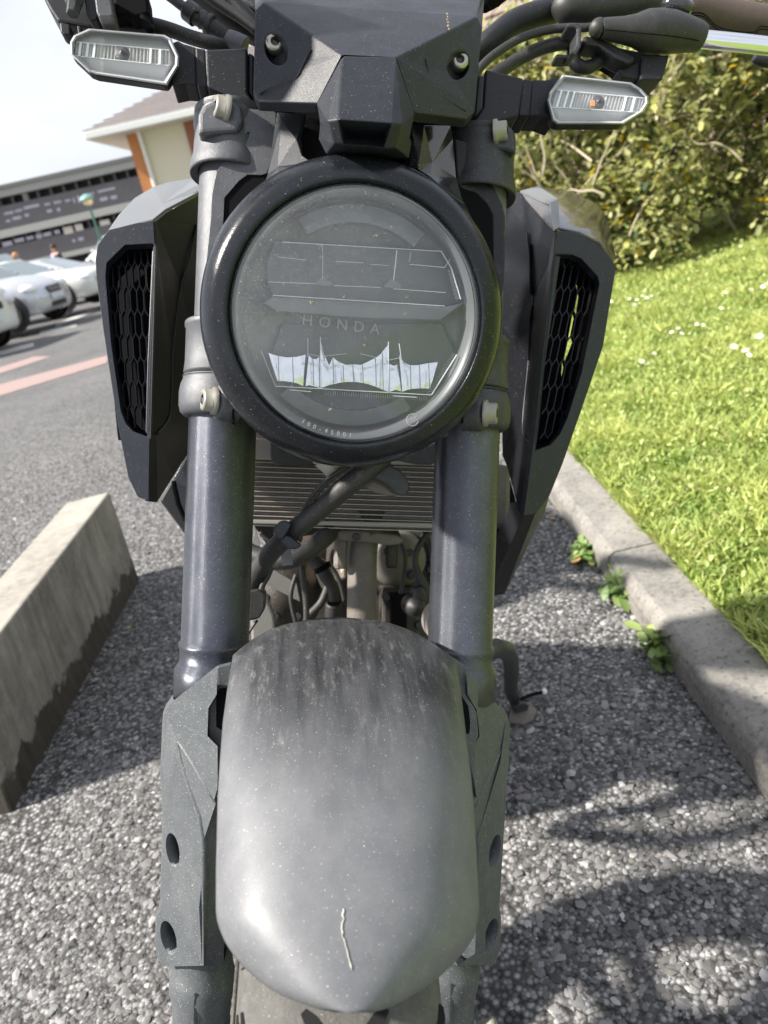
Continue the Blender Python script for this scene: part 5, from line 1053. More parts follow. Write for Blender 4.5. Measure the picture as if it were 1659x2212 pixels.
# concrete wheel block
MBL = mat('block_concrete', (.18, .168, .148), .92, dust=1, dcol=(.38, .355, .31), dscale=5, speck=.5, scol=(.5, .47, .4), bump=.8, bscale=120, sp_scale=140)
def block_mat():
    m = MBL; nt = m.node_tree; N = nt.nodes; L = nt.links; b = N['Principled BSDF']; src = b.inputs['Base Color'].links[0].from_socket
    t = N.new('ShaderNodeTexCoord'); sp = N.new('ShaderNodeSeparateXYZ'); L.new(t.outputs['Object'], sp.inputs[0])
    nz = N.new('ShaderNodeTexNoise'); nz.inputs['Scale'].default_value = 13; nz.inputs['Detail'].default_value = 6; nz.inputs['Roughness'].default_value = .6; L.new(t.outputs['Object'], nz.inputs[0])
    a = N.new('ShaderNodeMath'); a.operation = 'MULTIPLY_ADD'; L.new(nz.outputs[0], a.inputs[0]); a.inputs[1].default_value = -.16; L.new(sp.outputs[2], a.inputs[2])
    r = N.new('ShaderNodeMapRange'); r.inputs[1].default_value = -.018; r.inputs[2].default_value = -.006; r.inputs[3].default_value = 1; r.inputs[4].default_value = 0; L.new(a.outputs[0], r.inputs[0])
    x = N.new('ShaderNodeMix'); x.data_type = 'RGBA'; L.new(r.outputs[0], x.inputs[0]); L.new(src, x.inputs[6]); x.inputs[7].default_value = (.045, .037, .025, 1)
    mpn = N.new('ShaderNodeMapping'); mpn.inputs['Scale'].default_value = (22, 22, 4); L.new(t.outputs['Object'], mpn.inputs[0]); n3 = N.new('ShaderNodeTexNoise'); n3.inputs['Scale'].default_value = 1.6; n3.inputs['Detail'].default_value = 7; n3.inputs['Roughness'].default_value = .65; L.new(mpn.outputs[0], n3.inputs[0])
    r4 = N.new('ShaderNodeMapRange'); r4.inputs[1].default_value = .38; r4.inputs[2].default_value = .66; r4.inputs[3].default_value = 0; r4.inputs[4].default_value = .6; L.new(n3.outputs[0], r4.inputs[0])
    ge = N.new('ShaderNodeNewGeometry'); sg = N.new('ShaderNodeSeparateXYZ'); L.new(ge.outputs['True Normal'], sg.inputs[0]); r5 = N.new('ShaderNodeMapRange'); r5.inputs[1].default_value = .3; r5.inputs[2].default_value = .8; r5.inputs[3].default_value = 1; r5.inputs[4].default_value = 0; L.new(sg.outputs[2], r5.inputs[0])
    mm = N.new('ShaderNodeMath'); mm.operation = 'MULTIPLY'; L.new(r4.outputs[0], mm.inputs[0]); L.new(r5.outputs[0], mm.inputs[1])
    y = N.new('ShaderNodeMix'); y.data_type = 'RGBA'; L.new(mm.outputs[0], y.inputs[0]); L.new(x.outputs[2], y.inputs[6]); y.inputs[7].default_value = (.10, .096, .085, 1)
    L.new(y.outputs[2], b.inputs['Base Color'])
block_mat()
bx0 = on_ground(29*.864, 2033*.864); bx1 = on_ground(349*.864, 1450*.864)
hb_ = .298
def P_at_z(u, v, z): r = ray(u, v); return CAM+r*((z-CAMH)/r.z)
tfar = P_at_z(274*.864, 1228*.864, hb_); tfar2 = P_at_z(166*.864, 1257*.864, hb_)
bc = (bx0+bx1)/2; bc.z = 0
wtop = (tfar-tfar2).length
nr0 = Vector((bx0.x+.0, bx0.y, 0)); B0 = [Vector((bx0.x, bx0.y, -.02)), Vector((bx1.x, bx1.y, -.02)), Vector((bx1.x-.24, bx1.y+.02, -.02)), Vector((bx0.x-.24, bx0.y+.0, -.02))]
T0 = [Vector((tfar.x, bx0.y+.03, hb_)), tfar, tfar2, Vector((tfar2.x, bx0.y+.03, hb_))]
mb = MB(); rws = []
def lerp4(t, s): return [B0[i].lerp(T0[i], t) for i in range(4)]
vs = [p-bc for p in B0+T0]
mb.add(vs, [(0, 1, 5, 4), (1, 2, 6, 5), (2, 3, 7, 6), (3, 0, 4, 7), (4, 5, 6, 7), (0, 3, 2, 1)])
bm = None
tag(build('concrete_block', mb, MBL, None, bc, bevel=.006, seg=2), 'weathered concrete wheel block with dark damp base, left of the motorcycle', 'concrete block')
# painted markings
def decal(name, uvs, m, lab):
    ps = [on_ground(u, v, .004) for u, v in uvs]
    for p in ps: p.z = terrain(p.x, p.y)+.005
    c = sum(ps, Vector())/len(ps); mb = MB(); n = 8; q = [p-c for p in ps]
    rws = []
    for j in range(n+1):
        t = j/n; a = q[0].lerp(q[1], t); b = q[3].lerp(q[2], t); row = [a, b]
        for r_ in row: r_.z = terrain(r_.x+c.x, r_.y+c.y)+.006-c.z
        rws.append(row)
    mb.grid(rws, False)
    tag(build(name, mb, m, None, c, face=(0, 0, 1)), lab, None, kind='structure')
MW = mat('road_paint_white', (.6, .6, .57), .7, dust=.6, dcol=(.25, .25, .25), dscale=6); MR = mat('road_paint_red', (.33, .2, .18), .75, dust=.9, dcol=(.24, .21, .2), dscale=4)
decal('red_road_marking', [(-140, 868), (232, 768), (232, 784), (-140, 898)], MR, None)
decal('red_road_marking', [(-60, 812), (75, 770), (112, 770), (-40, 820)], MR, None)
decal('white_road_marking', [(-60, 770), (72, 741), (73, 748), (-60, 783)], MW, None)
decal('white_road_marking', [(86, 716), (166, 700), (166, 705), (86, 722)], MW, None)
decal('white_road_marking', [(120, 700), (212, 662), (213, 668), (120, 708)], MW, None)

# ---- grass bank ---------------------------------------------------
xs = lin(KX1-.012, 4, 34)+lin(4.5, 30, 16); ys = lin(-60, -6, 8)+lin(-5, 9, 66)+lin(10, 60, 14); n = len(xs)
V = [(x, y, bank_z(x, y)+terrain(0, y)) for y in ys for x in xs]; F = [(j*n+i, j*n+i+1, (j+1)*n+i+1, (j+1)*n+i) for j in range(len(ys)-1) for i in range(n-1)]
me = fast_mesh('grass_bank', V, F); me.polygons.foreach_set('use_smooth', [True]*len(F))
tag(link('grass_bank', me, mat('turf', (.10, .15, .03), .9, dust=.9, dcol=(.22, .29, .06), dscale=9, bump=.8, bscale=60)), None, None, kind='structure')
def bz(x, y): return bank_z(x, y)+terrain(0, y)
def grass(N):
    u = RN.uniform(0, 1, N); y = .35+6.2*u**1.25; x = KX1-.012+RN.uniform(0, 1, N)*np.minimum(.9+y*.62, 4.6)
    clump = np.array([noise.noise(Vector((a*5, b*5, 0)))+.5*noise.noise(Vector((a*16, b*16, 4))) for a, b in zip(x, y)])
    z = np.array([bz(a, b) for a, b in zip(x, y)])
    h = (.022+.02*RN.uniform(0, 1, N)+.022*np.clip(clump, -.6, 1))*(1+.10*y); w = (.0016+.0018*RN.uniform(0, 1, N))*(1+.28*y)
    a = RN.uniform(0, 2*pi, N); lean = RN.uniform(.2, 1.3, N)*h; la = RN.uniform(0, 2*pi, N)
    px, py = np.cos(a)*w, np.sin(a)*w; lx, ly = np.cos(la)*lean, np.sin(la)*lean
    V = np.empty((N, 5, 3))
    V[:, 0] = np.stack([x-px, y-py, z], 1); V[:, 1] = np.stack([x+px, y+py, z], 1)
    V[:, 2] = np.stack([x-px*.8+lx*.4, y-py*.8+ly*.4, z+h*.6], 1); V[:, 3] = np.stack([x+px*.8+lx*.4, y+py*.8+ly*.4, z+h*.6], 1)
    V[:, 4] = np.stack([x+lx, y+ly, z+h], 1)
    t = np.array([[0, 1, 3], [0, 3, 2], [2, 3, 4]]); F = (t[None]+(np.arange(N)*5)[:, None, None]).reshape(-1, 3)
    k_ = np.clip(.5+.45*clump+RN.uniform(-.35, .35, N), 0, 1)[:, None]; c = np.array([.21, .32, .06])*(1-k_)+np.array([.62, .66, .22])*k_
    c[RN.uniform(0, 1, N) < .04] = (.4, .36, .16)
    return V.reshape(-1, 3), F, np.repeat(c, 5, 0)
def leafmat(name, rough=.5, tr=.35, spec=.5):
    m = bpy.data.materials.new(name); m.use_nodes = True; N = m.node_tree.nodes; L = m.node_tree.links; N.clear()
    out = N.new('ShaderNodeOutputMaterial'); at = N.new('ShaderNodeAttribute'); at.attribute_name = 'tint'
    p = N.new('ShaderNodeBsdfPrincipled'); p.inputs['Roughness'].default_value = rough; p.inputs['Specular IOR Level'].default_value = spec; L.new(at.outputs['Color'], p.inputs['Base Color'])
    t = N.new('ShaderNodeBsdfTranslucent'); L.new(at.outputs['Color'], t.inputs[0]); mx_ = N.new('ShaderNodeMixShader'); mx_.inputs[0].default_value = tr; L.new(p.outputs[0], mx_.inputs[1]); L.new(t.outputs[0], mx_.inputs[2]); L.new(mx_.outputs[0], out.inputs[0]); return m
gv, gf, gc = grass(210000)
tag(link('grass', fast_mesh('grass', gv, gf, gc), leafmat('grass_blade', .55, .4)), None, None, kind='stuff')
# small broad leaves (clover, chickweed) in the turf
def small_leaves(N, x, y, z, size, col0, col1, up=.6, spread=1.0):
    a = RN.uniform(0, 2*pi, N); tilt = RN.uniform(-.9, .9, N)*spread; d = np.stack([np.cos(a)*np.cos(tilt), np.sin(a)*np.cos(tilt), np.sin(tilt)], 1); q = np.stack([-np.sin(a), np.cos(a), RN.uniform(-.5, .5, N)], 1); q /= np.linalg.norm(q, axis=1)[:, None]
    nn = np.cross(d, q); s = size[:, None]; P = np.stack([x, y, z], 1)
    V = np.empty((N, 6, 3)); V[:, 0] = P; V[:, 1] = P+d*s*.35+q*s*.24+nn*s*.08; V[:, 2] = P+d*s*.8+q*s*.26+nn*s*.08; V[:, 3] = P+d*s*1.05; V[:, 4] = P+d*s*.8-q*s*.26+nn*s*.08; V[:, 5] = P+d*s*.35-q*s*.24+nn*s*.08
    t = np.array([[0, 1, 2, 3], [0, 3, 4, 5]]); F = (t[None]+(np.arange(N)*6)[:, None, None]).reshape(-1, 4)
    k_ = RN.uniform(0, 1, N)[:, None]**1.3; c = np.array(col0)*(1-k_)+np.array(col1)*k_
    return V.reshape(-1, 3), F, np.repeat(c, 6, 0)
N = 26000; y = .4+6*RN.uniform(0, 1, N)**1.2; x = KX1+RN.uniform(0, 1, N)*np.minimum(.9+y*.62, 4.6); z = np.array([bz(a, b) for a, b in zip(x, y)])+RN.uniform(.01, .05, N)*(1+.1*y)
v_, f_, c_ = small_leaves(N, x, y, z, RN.uniform(.006, .014, N)*(1+.15*y), (.26, .38, .09), (.62, .66, .28))
tag(link('clover', fast_mesh('clover', v_, f_, c_), leafmat('clover_leaf', .5, .35)), None, None, kind='stuff')
# daisies
MPET = mat('daisy_petal', (.85, .85, .82), .7); MYEL = mat('daisy_eye', (.8, .55, .05), .8); MSTM = mat('daisy_stem', (.12, .25, .04), .7)
dz = [(1360, 660, 1), (1376, 665, 1), (1388, 655, 1), (1398, 662, 1.2), (1408, 658, 1), (1372, 676, 1), (1320, 664, 1.3), (1466, 740, 1.1), (1452, 748, 1), (1474, 752, 1), (1506, 733, 1), (1558, 700, 1.1), (1520, 735, 1), (1415, 795, 1), (1388, 812, 1.2), (1585, 783, 1.5), (1610, 790, 1.2), (1618, 800, 1.1), (1640, 760, 1.5), (1628, 548, 1), (1568, 665, 1), (1622, 661, 1.2), (1648, 655, 1.2), (1656, 648, 1), (1600, 540, .9)]
dlab = ['leftmost daisy of the cluster of eight beside the shroud', 'second daisy from the left in the cluster beside the shroud', 'upper daisy in the middle of the cluster beside the shroud', 'middle daisy of the cluster beside the shroud, slightly larger',
    'rightmost daisy of the cluster beside the shroud', 'lowest daisy of the cluster beside the shroud', 'lone daisy touching the shroud edge in the picture', 'right daisy of the left trio in mid lawn', 'leftmost daisy of the mid lawn trio', 'lowest daisy of the mid lawn trio',
    'highest daisy of the pair right of the mid lawn trio', 'lone daisy between the upper right group and the mid lawn', 'lower daisy of the pair right of the mid lawn trio', 'right daisy of the low pair left of the mid lawn', 'left and lower daisy of the low pair in mid lawn',
    'large daisy leading the right hand trio near the picture edge', 'middle daisy of the right hand trio near the picture edge', 'lowest daisy of the right hand trio near the picture edge', 'large lone daisy at the right picture edge, mid height', 'highest daisy at the right, close to the hedge foot',
    'leftmost daisy of the row at upper right', 'second daisy of the row at upper right', 'third daisy of the row at upper right', 'rightmost daisy of the row at upper right, cut by the picture edge', 'tiny daisy close to the hedge foot, left of the highest one']
for i, (u, v, s) in enumerate(dz):
    p = on_bank(u, v); p.z = bz(p.x, p.y); r = .0085*s
    d = thing('daisy', dlab[i], 'daisy', p, 0, 'daisies in the grass')
    ps_ = MB(); tilt = Vector((random.uniform(-.3, .3), random.uniform(-.6, -.1), 1)).normalized(); c = Vector((0, 0, .055)); e1_ = tilt.orthogonal().normalized(); e2_ = tilt.cross(e1_)
    for k_ in range(13):
        a = 2*pi*k_/13; dd = e1_*cos(a)+e2_*sin(a); qq = tilt.cross(dd); ps_.add([c+dd*r*.25-qq*r*.06, c+dd*r*.25+qq*r*.06, c+dd*r+qq*r*.17+tilt*r*.12, c+dd*r-qq*r*.17+tilt*r*.12], [(0, 1, 2, 3)])
    build('petals', ps_, MPET, d, recalc=False); build('flower_eye', MB().lathe(c, tilt, [(r*.3, -.0005), (r*.28, .0015), (0, .0026)], 10), MYEL, d)
    build('stem', MB().tube([(0, 0, 0), (.003, 0, .03), c], .0009, 5, 2), MSTM, d)
# weeds at the kerb foot, fallen leaves
MWEED = leafmat('weed_leaf', .5, .3)
for (u, v, s, lab) in ((1262, 1205, 1.15, 'low leafy weed at the kerb foot, farthest of three, beside the orange leaf'), (1335, 1290, 1.5, 'leafy weed at the kerb foot just before the kerb joint, middle of three'), (1425, 1420, 1.6, 'bushy weed growing at the kerb foot, nearest of three')):
    p = on_ground(u, v); d = thing('weed', lab, 'weed', p, 0, 'weeds along the kerb foot')
    N = 80; a = RN.uniform(0, 2*pi, N); rr = RN.uniform(0, .022, N)*s; x = np.cos(a)*rr+.004; y = np.sin(a)*rr*1.6; z = RN.uniform(.004, .03, N)*s
    v_, f_, c_ = small_leaves(N, x, y, z, RN.uniform(.014, .028, N)*s, (.12, .22, .06), (.34, .42, .14)); link('foliage', fast_mesh('foliage', v_, f_, c_), MWEED, d)
    st = MB()
    for k_ in range(6): a_ = k_*1.05; st.tube([(0, 0, -.002), (cos(a_)*.01, sin(a_)*.014, .012), (cos(a_)*.02*s, sin(a_)*.028*s, .02*s)], .001, 5, 2)
    build('stems', st, MSTM, d)
MLF = mat('dead_leaf', (.62, .33, .1), .6, dust=.5, dcol=(.7, .5, .25), dscale=80); MLR = mat('red_leaf', (.35, .06, .06), .6)
for (u, v, s, m, lab) in ((1245, 1215, .05, MLF, 'curled orange dead leaf by the farthest weed'), (1549, 1556, .022, MLF, 'small brown crumpled leaf against the kerb face'), (1400, 1375, .014, MLR, 'tiny dark red leaf beside the nearest weed'), (1482, 1478, .022, mat('pale_leaf', (.45, .33, .25), .7), 'small pale brown leaf scrap at the kerb foot'), (1192, 1120, .018, MLF, 'tiny yellow leaf scrap on tarmac beside the lower shroud')):
    p = on_ground(u, v, .006); mb = MB(); a = random.uniform(0, 6); dd = Vector((cos(a), sin(a), .25)); qq = Vector((-sin(a), cos(a), .3)); rws = []
    for j in range(7):
        t = j/6; wv = sin(t*pi)**.8*s*.28; c = dd*(s*(t-.5))+Vector((0, 0, .3*s*(t-.5)**2*2)); rws.append([c-qq*wv+Vector((0, 0, wv*.5)), c, c+qq*wv+Vector((0, 0, wv*.5))])
    mb.grid(rws, True); tag(build('fallen_leaf', mb, m, None, p, recalc=False), lab, 'leaf', 'fallen leaves along the kerb')
for (u, v, s, lab) in ((285, 1270, .007, 'small pale green leaf scrap at the foot of the concrete block'),):
    p = on_ground(u-8, v+86, .006); mb = MB(); mb.prism([(s, 0, 0), (0, s, .002), (-s, 0, 0), (0, -s, .003)], (0, 0, -.001)); tag(build('leaf_scrap', mb, mat('green_scrap', (.35, .4, .12), .7), None, p), lab, 'leaf')

# ---- hedge --------------------------------------------------------
hA = on_bank(1326, 610); hB = on_bank(1659, 535)
print('hedge base', hA, hB)
hd = (hB-hA); hd.z = 0; hdir = hd.normalized()
hn = Vector((-hdir.y, hdir.x, 0));  hn = hn if hn.y > 0 else -hn
HED = thing('hedge', 'tall shrubby hedge with tan twigs and yellow green leaves behind the grass bank', 'hedge', (hA.x, hA.y, bz(hA.x, hA.y)))
hloc = HED.location.copy()
hang = atan2(hdir.y, hdir.x)
L0, L1, HD, HH = -1.3, 4.6, 1.5, 1.62
def hpos(s, d, z):
    front = .22*noise.noise(Vector((s*1.1, z*1.3, 2)))+.12*noise.noise(Vector((s*3.2, z*3.2, 5)))
    return Vector((hA.x, hA.y, 0))+hdir*s+hn*(d+.12+front-.25*smooth(0, 1, z/1.6)*0)
br_ = MB(); twig_ends = []
for i in range(150):
    s0 = random.uniform(L0, L1); d0 = random.uniform(.35, 1.1); z0 = 0
    p = hpos(s0, d0, 0); p.z = bz(p.x, p.y); pts = [p]; dirv = (hdir*random.uniform(-.9, .9)-hn*random.uniform(.0, .5)+Vector((0, 0, random.uniform(.7, 1.3)))).normalized()
    Ln = random.uniform(.6, 2.0); k_ = random.randint(4, 7); q = p.copy()
    for j in range(k_):
        dirv = (dirv+Vector((random.uniform(-.38, .38), random.uniform(-.38, .38), random.uniform(-.25, .3)))).normalized(); q = q+dirv*Ln/k_; pts.append(q.copy())
    r0 = random.uniform(.007, .016); br_.tube([a-hloc for a in pts], [r0*(1-.75*j/(len(pts)-1)) for j in range(len(pts))], 6, 3, cap=False)
    for j in range(1, len(pts)):
        for _ in range(3):
            b0 = pts[j]; dv = (dirv*.4+Vector((random.uniform(-1, 1), random.uniform(-1, .5), random.uniform(-.3, 1)))).normalized(); l2 = random.uniform(.12, .4); e_ = b0+dv*l2
            br_.tube([b0-hloc, b0+dv*l2*.5-hloc+Vector((0, 0, .02)), e_-hloc], [r0*.4, r0*.3, r0*.14], 5, 2, cap=False); twig_ends.append(e_)
# twigs standing in front of the leaves
for i in range(85):
    s0 = random.uniform(-.5, 3.2); z0 = random.uniform(.25, 1.7); p = hpos(s0, random.uniform(-.06, .1), z0); p.z = hloc.z+z0; a_ = random.choice([random.uniform(.3, 1.0), random.uniform(2.0, 2.8), random.uniform(.5, .8)]); L_ = random.uniform(.2, .75)
    dv = hdir*cos(a_)+Vector((0, 0, sin(a_)))+hn*random.uniform(-.15, .2); pts = [p-hloc]; q = p.copy()
    for j in range(4): dv = (dv+Vector((random.uniform(-.6, .6), random.uniform(-.2, .2), random.uniform(-.5, .5)))).normalized(); q = q+dv*L_/4; pts.append(q-hloc)
    r0 = random.uniform(.004, .009); br_.tube(pts, [r0*(1-.15*j) for j in range(5)], 6, 3, cap=False); twig_ends.append(q)
build('branches', br_, mat('twig_bark', (.45, .38, .27), .85, dust=.7, dcol=(.6, .52, .4), dscale=12, bump=.4, bscale=120), HED, recalc=False, weld=False)
def hedge_leaves():
    X_, Y_, Z_, S_, K_ = [], [], [], [], []
    for e_ in twig_ends:
        for _ in range(9): X_.append(e_.x+random.gauss(0, .022)); Y_.append(e_.y+random.gauss(0, .022)); Z_.append(e_.z+random.gauss(0, .02)); S_.append(random.uniform(.036, .066)); K_.append(1)
    n = 0
    while n < 6600:
        s0 = random.uniform(L0, L1); z0 = random.uniform(0.05, HH+.15*noise.noise(Vector((s0*2, 0, 0)))); d0 = abs(random.gauss(0, .28)) if random.random() < .75 else random.uniform(0, HD)
        dens = noise.noise(Vector((s0*2.3, z0*2.3, d0*2.3)))
        if dens < -.18 and d0 < .35: continue
        p = hpos(s0, d0, z0); p.z = bz(p.x, p.y)+z0; n += 1
        for _ in range(8): X_.append(p.x+random.gauss(0, .03)); Y_.append(p.y+random.gauss(0, .03)); Z_.append(p.z+random.gauss(0, .026)); S_.append(random.uniform(.036, .066)); K_.append(dens)
    N = len(X_); X_, Y_, Z_, S_ = map(np.array, (X_, Y_, Z_, S_)); K_ = np.array(K_)
    v_, f_, c_ = small_leaves(N, X_-hloc.x, Y_-hloc.y, Z_-hloc.z, S_, (.24, .27, .11), (.62, .61, .3), spread=1.1)
    c_ = c_.reshape(N, 6, 3); t = RN.uniform(0, 1, N); yg = t < .2; c_[yg] = c_[yg]*.4+np.array([.62, .62, .18])*.6; ye = t > .965; c_[ye] = (.62, .42, .03); gr_ = (t > .25) & (t < .34); c_[gr_] = (.05, .10, .05)
    return v_, f_, c_.reshape(-1, 3)
v_, f_, c_ = hedge_leaves(); link('foliage', fast_mesh('foliage', v_, f_, c_), leafmat('hedge_leaf', .35, .45, .45), HED)

# ---- buildings ----------------------------------------------------
def wthing(name, label, cat, loc, group=None): return thing(name, label, cat, loc, 0, group)
def wpart(name, pts, back, m, root, **k): o = Vector(root.matrix_basis.translation); return build(name, MB().prism([Vector(p)-o for p in pts], back), m, root, **k)
MTILE = mat('brown_roof_tile', (.2, .155, .13), .8, dust=.6, dcol=(.3, .24, .2), dscale=3, bump=.4, bscale=30)
# roof beyond the hedge
def tiled(root, a, b, c, d, nu, nv, m, name='roof'):
    """tiled plane a-b bottom edge, d-c top edge, tiles as overlapping courses"""
    o = Vector(root.matrix_basis.translation); a, b, c, d = [Vector(p)-o for p in (a, b, c, d)]; mb = MB(); nrm = (b-a).cross(d-a).normalized()
    for j in range(nv):
        t0, t1 = j/nv, (j+1)/nv
        for i in range(nu):
            s0, s1 = (i+.03)/nu, (i+.97)/nu; p = [a.lerp(b, s0).lerp(d.lerp(c, s0), t0), a.lerp(b, s1).lerp(d.lerp(c, s1), t0), a.lerp(b, s1).lerp(d.lerp(c, s1), t1), a.lerp(b, s0).lerp(d.lerp(c, s0), t1)]
            mb.add([p[0]+nrm*.04, p[1]+nrm*.04, p[2]+nrm*.005, p[3]+nrm*.005, p[0], p[1]], [(0, 1, 2, 3), (4, 5, 1, 0)])
    mb.add([a-nrm*.02, b-nrm*.02, c-nrm*.02, d-nrm*.02], [(0, 1, 2, 3)])
    return build(name, mb, m, root, recalc=False, weld=False)
def hb_world(s, d, z): p = Vector((hA.x, hA.y, 0))+hdir*s+hn*d; p.z = z; return p
r2 = wthing('bungalow', 'low building with brown tiled roof showing above the hedge', 'house', hb_world(-1, 3.2, bz(hA.x, hA.y+3)))
q0 = hb_world(-3.5, 3.2, 1.55); q1 = hb_world(9, 3.2, 1.55); q2 = hb_world(9, 7, 3.9); q3 = hb_world(-3.5, 7, 3.9)
wpart('wall', [hb_world(-3.1, 3.7, .3), hb_world(8.6, 3.7, .3), hb_world(8.6, 3.7, 1.7), hb_world(-3.1, 3.7, 1.7)], hn*5, mat('brown_wall', (.22, .17, .14), .8, bump=.3, bscale=40), r2)
tiled(r2, q0, q1, q2, q3, 50, 16, MTILE)
# long grey deck building far left
D = 45
def fy(u, v, y=D): return at_y(u, v, y)
b0 = fy(-260, 462); zt = fy(0, 405).z
zr = zt
LBD = wthing('parking_deck', 'long dark grey building with bands of black openings beyond the car park', 'building', (-22, D, -.28))
MDECK = mat('deck_cladding', (.13, .12, .125), .7, dust=.5, dcol=(.2, .19, .2), dscale=.8); MDARK = mat('dark_opening', (.008, .008, .01), .6); MFAS = mat('fascia_grey', (.36, .36, .34), .6); MCAP = mat('roof_edge', (.14, .14, .13), .7); MLITE = mat('pale_panel', (.5, .48, .56), .6); MCREAM_ = mat('cream_panel', (.72, .66, .6), .6)
def zat(v_at0): return fy(0, v_at0).z
xl, xr = -40, fy(300, 346).x+4
def band(name, v0, v1, m, y=D, th=.5, x0=xl, x1=xr, par=LBD):
    z1_, z0_ = zat(v0), zat(v1); o = Vector(LBD.location); return build(name, MB().box(Vector(((x0+x1)/2, y+th/2, (z0_+z1_)/2))-o, (x1-x0, th, z1_-z0_)), m, par)
band('roof', 402, 411, MCAP, D-.5, 8); band('fascia', 411.2, 428, MFAS, D-.4, 1); band('opening_band', 428, 447, MDARK, D+.5, 1)
band('wall', 446.5, 499, MDECK, D-.02, .4); band('fascia', 499, 516, MFAS, D-.35, 1); band('opening_band', 516, 536, MDARK, D+.5, 1); band('wall', 535.5, 576, MDECK, D-.02, .4); band('fascia', 576, 588, MFAS, D-.3, 1); band('opening_band', 588, 640, MDARK, D+.4, 1)
for v0, v1 in ((428, 447), (516, 536)):
    for i in range(34):
        x_ = xl+12+i*.72; w_ = .26 if i % 9 == 7 else .1; o = Vector(LBD.location); z1_, z0_ = zat(v0), zat(v1)
        build('mullion', MB().box(Vector((x_, D+.3, (z0_+z1_)/2))-o, (w_, .3, z1_-z0_+.02)), MFAS if w_ > .2 else MDECK, LBD)
def lit(u0, u1, v0, v1, m=MLITE, nm='panel'):
    a, b = fy(u0, v0, D-.05), fy(u1, v0, D-.05); h = (v1-v0)/1600*D; o = Vector(LBD.location)
    build(nm, MB().prism([a-o, Vector((b.x, a.y, a.z))-o, Vector((b.x, a.y, a.z-h))-o, Vector((a.x, a.y, a.z-h))-o], (0, .04, 0)), m, LBD)
rs = random.Random(3)
for u0, u1, v0, v1 in [(8, 30, 460, 464), (32, 48, 454, 458), (50, 86, 447, 452), (95, 108, 440, 444), (115, 132, 436, 440), (140, 152, 432, 436), (156, 160, 428, 437), (165, 172, 424, 436), (176, 205, 421, 424), (210, 250, 412, 416), (12, 22, 476, 480), (26, 46, 470, 475), (52, 62, 463, 468), (100, 112, 454, 459), (122, 129, 450, 456), (215, 232, 428, 434), (238, 252, 424, 430), (4, 26, 524, 532), (30, 52, 517, 524), (56, 72, 512, 518), (76, 90, 508, 515), (92, 110, 504, 511), (116, 128, 498, 505), (155, 162, 518, 523), (168, 180, 514, 520)]: lit(u0, u1, v0, v1)
for u0, u1, v0, v1 in [(135, 156, 492, 505), (160, 177, 486, 498), (214, 236, 478, 487)]: lit(u0, u1, v0, v1, MCREAM_, 'window')
# cream house
HY = 26.
e0 = at_y(217, 289, HY-.9); e1w = at_y(277, 301, HY)
HX0 = e1w.x; ZE = at_y(303, 275, HY-.9).z
HS_ = wthing('cream_house', 'cream walled house with orange timber corner and grey tiled hip roof', 'house', (HX0, HY, -.28))
MCW = mat('cream_render', (.72, .66, .52), .8, bump=.2, bscale=20); MTIM = mat('orange_timber', (.5, .19, .06), .6, dust=.6, dcol=(.62, .26, .09), dscale=1.5); MWH = mat('white_paint', (.8, .8, .78), .45); MRT = mat('grey_roof_tile', (.2, .18, .18), .8, dust=.6, dcol=(.32, .29, .28), dscale=1); MSOF = mat('soffit', (.62, .56, .5), .7); MRW = mat('red_brown_wall', (.3, .12, .07), .75)
zg = -.28; o = Vector((HX0, HY, zg)); ze = at_y(277, 301, HY).z+.12
xp = at_y(303, 300, HY).x; xc1 = at_y(395, 262, HY).x; xe = xc1+7
def hbox(name, x0, x1, y0, y1, z0, z1_, m, par=None, **k): return build(name, MB().box(Vector(((x0+x1)/2, (y0+y1)/2, (z0+z1_)/2))-o, (x1-x0, y1-y0, z1_-z0)), m, par or HS_, **k)
hbox('wall', HX0, xe, HY+.02, HY+8, zg, ze, MCW)
tm = hbox('timber_cladding', HX0-.02, xp, HY-.04, HY+.3, zg, ze-.01, MTIM)
hbox('red_wall', xc1, xe, HY-.03, HY+.2, zg+3.0, ze-.01, MRW); hbox('red_wall', xc1, xe, HY-.03, HY+.2, zg, zg+2.4, MRW)
hbox('window', xc1+.1, xc1+1.5, HY-.05, HY+.1, zg+2.45, zg+2.98, mat('window_glass', (.3, .45, .5), .08, coat=.6))
build('downpipe', MB().tube([Vector((xp+.03, HY-.5, ze+.05))-o, Vector((xp+.03, HY-.12, ze-.2))-o, Vector((xp+.03, HY-.12, zg))-o], .06, 10, 4), MWH, HS_)
OV = .95
zs = ze+.0
hbox('soffit', HX0-OV, xe+OV, HY-OV, HY+8+OV, zs, zs+.05, MSOF); hbox('gutter', HX0-OV-.05, xe+OV, HY-OV-.08, HY-OV+.02, zs+.0, zs+.2, MWH, bevel=.02); hbox('gutter', HX0-OV-.08, HX0-OV+.02, HY-OV, HY+8+OV, zs+.0, zs+.2, MWH, bevel=.02)
rh = 2.3; A_ = Vector((HX0-OV-.05, HY-OV-.05, zs+.2)); B_ = Vector((xe+OV, HY-OV-.05, zs+.2)); R0 = Vector((HX0-OV+4.9, HY+4, zs+rh)); R1 = Vector((xe+OV-3, HY+4, zs+rh)); C_ = Vector((HX0-OV-.05, HY+8+OV, zs+.2))
tiled(HS_, A_, B_, R1, R0, 44, 18, MRT); tiled(HS_, C_, A_, R0, R0+Vector((0, .01, 0)), 30, 18, MRT)

